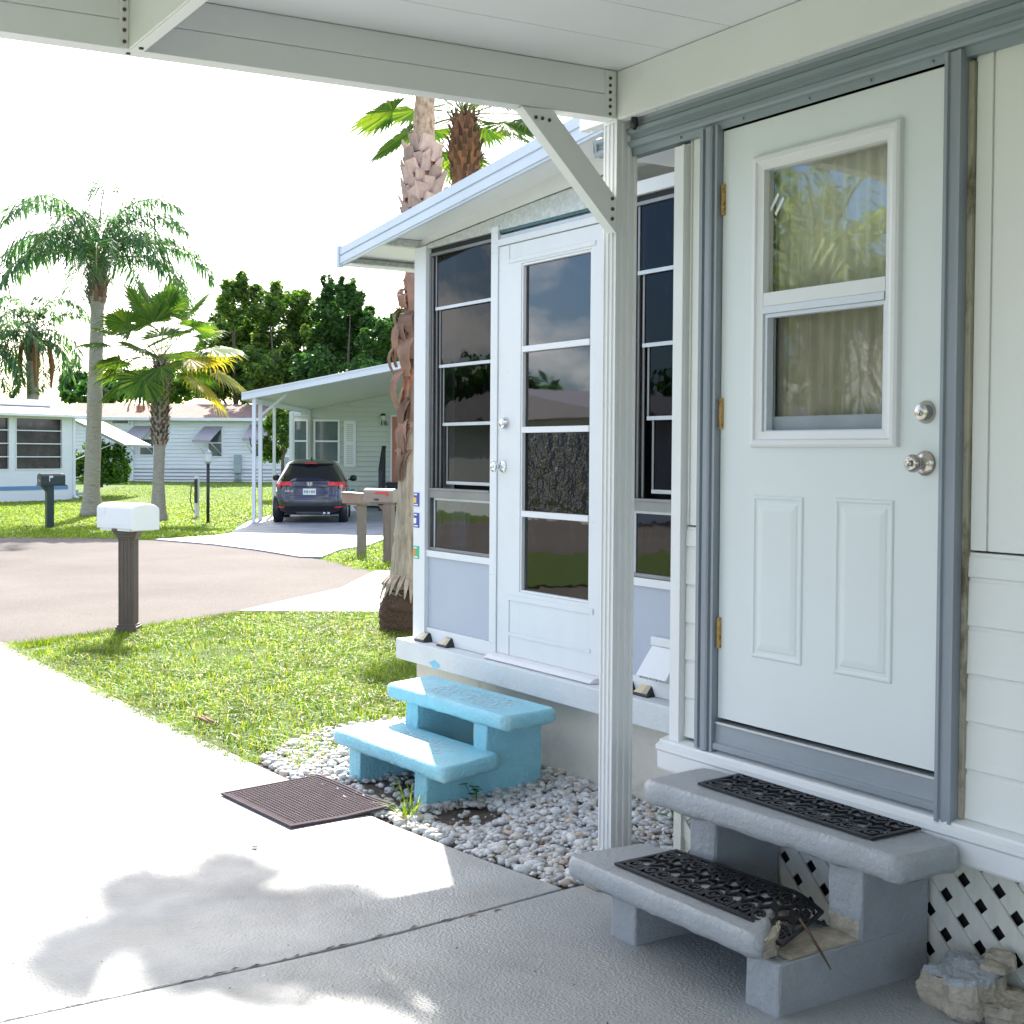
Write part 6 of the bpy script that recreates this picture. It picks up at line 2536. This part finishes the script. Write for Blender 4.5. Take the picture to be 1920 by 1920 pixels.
rpatch('rear_window', 'car_glass', -.90, .90, 1.075, 1.47, off=.012, sh=lambda c_: 1 - .10 * c_)
b = MB(CT)                               # spoiler lip over the glass
b.loft([[rear(u, 1.50, .03 + .07 * (1 - abs(u))) for u in [i / 10 - 1 for i in range(1, 20)]], [rear(u, 1.535, .02 + .09 * (1 - abs(u))) for u in [i / 10 - 1 for i in range(1, 20)]],
        [rear(u, 1.585, -.03) for u in [i / 10 - 1 for i in range(1, 20)]]], False, False)
b.build('spoiler', M['car_paint'], car)
rpatch('brake_light', 'tail_red', -.22, .22, 1.505, 1.525, off=.115)
rpatch('bumper_trim', 'black_plastic', -.93, .93, .30, .43, off=.014)
rpatch('bumper_skid', 'alu_lite', -.40, .40, .235, .285, off=.012)
rpatch('tailgate_garnish', 'car_paint', -.50, .50, .93, 1.0, off=.03)
rpatch('bumper_shelf', 'car_paint', -.92, .92, .62, .655, off=.035)
rpatch('tailgate_seam', 'dark', -.60, .60, .652, .662, off=.026)
for sg in (-1, 1):
    tlp = rpatch('tail_light', 'tail_red', sg * .50, sg * .985, .955, 1.045, off=.022, sh=None)
    rpatch('tail_lens', 'tail_red', sg * .80, sg * .992, .90, .954, off=.022, par=tlp)
    b = MB(CT)
    b.add([rear(sg * u, z, .024) for u, z in ((.80, .905), (.985, .905), (.94, .78))], [(0, 1, 2)])
    b.build('reversing_lens', M['tail_clear'], tlp, fixn=False)
    rpatch('reflector', 'tail_red', sg * .68, sg * .93, .385, .425, off=.022)
    b = MB(CT)
    for a0_, a1_, sl0, sl1 in ((1.05, 1.95, .75, 0), (2.02, 2.75, 0, -.55)):
        b.grid(lambda u, v: sidep((a0_ + sl0 * v * .6) + ((a1_ + sl1 * v) - (a0_ + sl0 * v * .6)) * u, 1.10 + .36 * v, sg, .01), 6, 5)
    b.build('side_window', M['car_glass'], car, fixn=True)
    b = MB(CT)
    b.lathe([(.0, -.10), (.06, -.09), (.085, -.03), (.085, .03), (.05, .08), (0, .09)], (sg * 1.0, 2.72, 1.10), (1, 0, 0), 14)
    b.bar((sg * .86, 2.74, 1.06), (sg * .95, 2.73, 1.08), .05, .04)
    b.build('mirror', M['black_plastic'], car)
    for yw in (.72, 3.32):
        b = MB(CT)
        b.lathe([(.20, -.105), (.31, -.11), (.325, -.09), (.325, .09), (.31, .11), (.20, .105)], (sg * .795, yw, .322), (sg, 0, 0), 26)
        wo = b.build('wheel', M['tyre'], car)
        b = MB(CT)
        b.lathe([(.21, .085), (.205, .112), (.17, .108), (.06, .10), (.05, .115), (0, .116)], (sg * .795, yw, .322), (sg, 0, 0), 20)
        b.build('rim', M['alu_lite'], wo)
        b = MB(CT)
        b.lathe([(.37, -.06), (.37, .094 if yw < 2 else .090), (.33, .0945 if yw < 2 else .0905)], (sg * .795, yw, .33), (sg, 0, 0), 26)
        b.build('wheel_arch', M['black_plastic'], car)
b = MB(CT)
zpl = .80
yp = rear(0, zpl, .0).y - .03
b.box(-.155, .155, yp - .012, yp, zpl - .08, zpl + .08)
pl_ = b.build('licence_plate', M['plate'], car)
b = MB(CT)
for i, (x, h_) in enumerate(((-.115, .035), (-.08, .03), (-.045, .035), (.045, .033), (.08, .035), (.115, .03))):
    b.box(x - .011, x + .011, yp - .0145, yp - .0125, zpl - h_, zpl + h_)
b.build('plate_marks', M['plate_green'], pl_)
b = MB(CT)
b.lathe([(.022, 0), (.018, .002), (0, .002)], (0, yp - .0125, zpl), (0, -1, 0), 10)
b.build('plate_emblem', M['plate_orange'], pl_)
b = MB(CT)                               # the maker's mark: an upright H in a rounded frame
ye = rear(0, .985, .03).y - .012
for sg in (-1, 1):
    b.prism([(sg * .018, .955), (sg * .032, .955), (sg * .042, 1.03), (sg * .026, 1.03)], lambda u, v, w: (u, w, v), ye - .008, ye)
b.box(-.022, .022, ye - .008, ye, .983, 1.0)
for sg in (-1, 1):
    b.prism([(sg * .05, .95), (sg * .058, .95), (sg * .064, 1.04), (sg * .055, 1.04)], lambda u, v, w: (u, w, v), ye - .006, ye)
b.box(-.055, .055, ye - .006, ye, 1.0345, 1.042)
b.box(-.05, .05, ye - .006, ye, .943, .9495)
b.build('emblem', M['chrome'], car)
tb = text_mesh('HR-V', .085, lambda x, y, z: CT(Vector((-.49 + x, rear(-.5, .81, .02).y - z - .004, .785 + y))), .003)
tb.build('model_lettering', M['chrome'], car)
b = MB(CT)
b.tube([(.0, .95, 1.605), (.0, 1.0, 1.66), (.0, 1.08, 1.63)], [.02, .018, .01], 6)
b.build('aerial', M['black_plastic'], car)
b = MB(CT)
b.tube([(.35, .06, .25), (.35, .35, .25)], .035, 10)
b.tube([(.45, .06, .25), (.45, .35, .25)], .035, 10)
b.build('exhaust', M['chrome'], car)
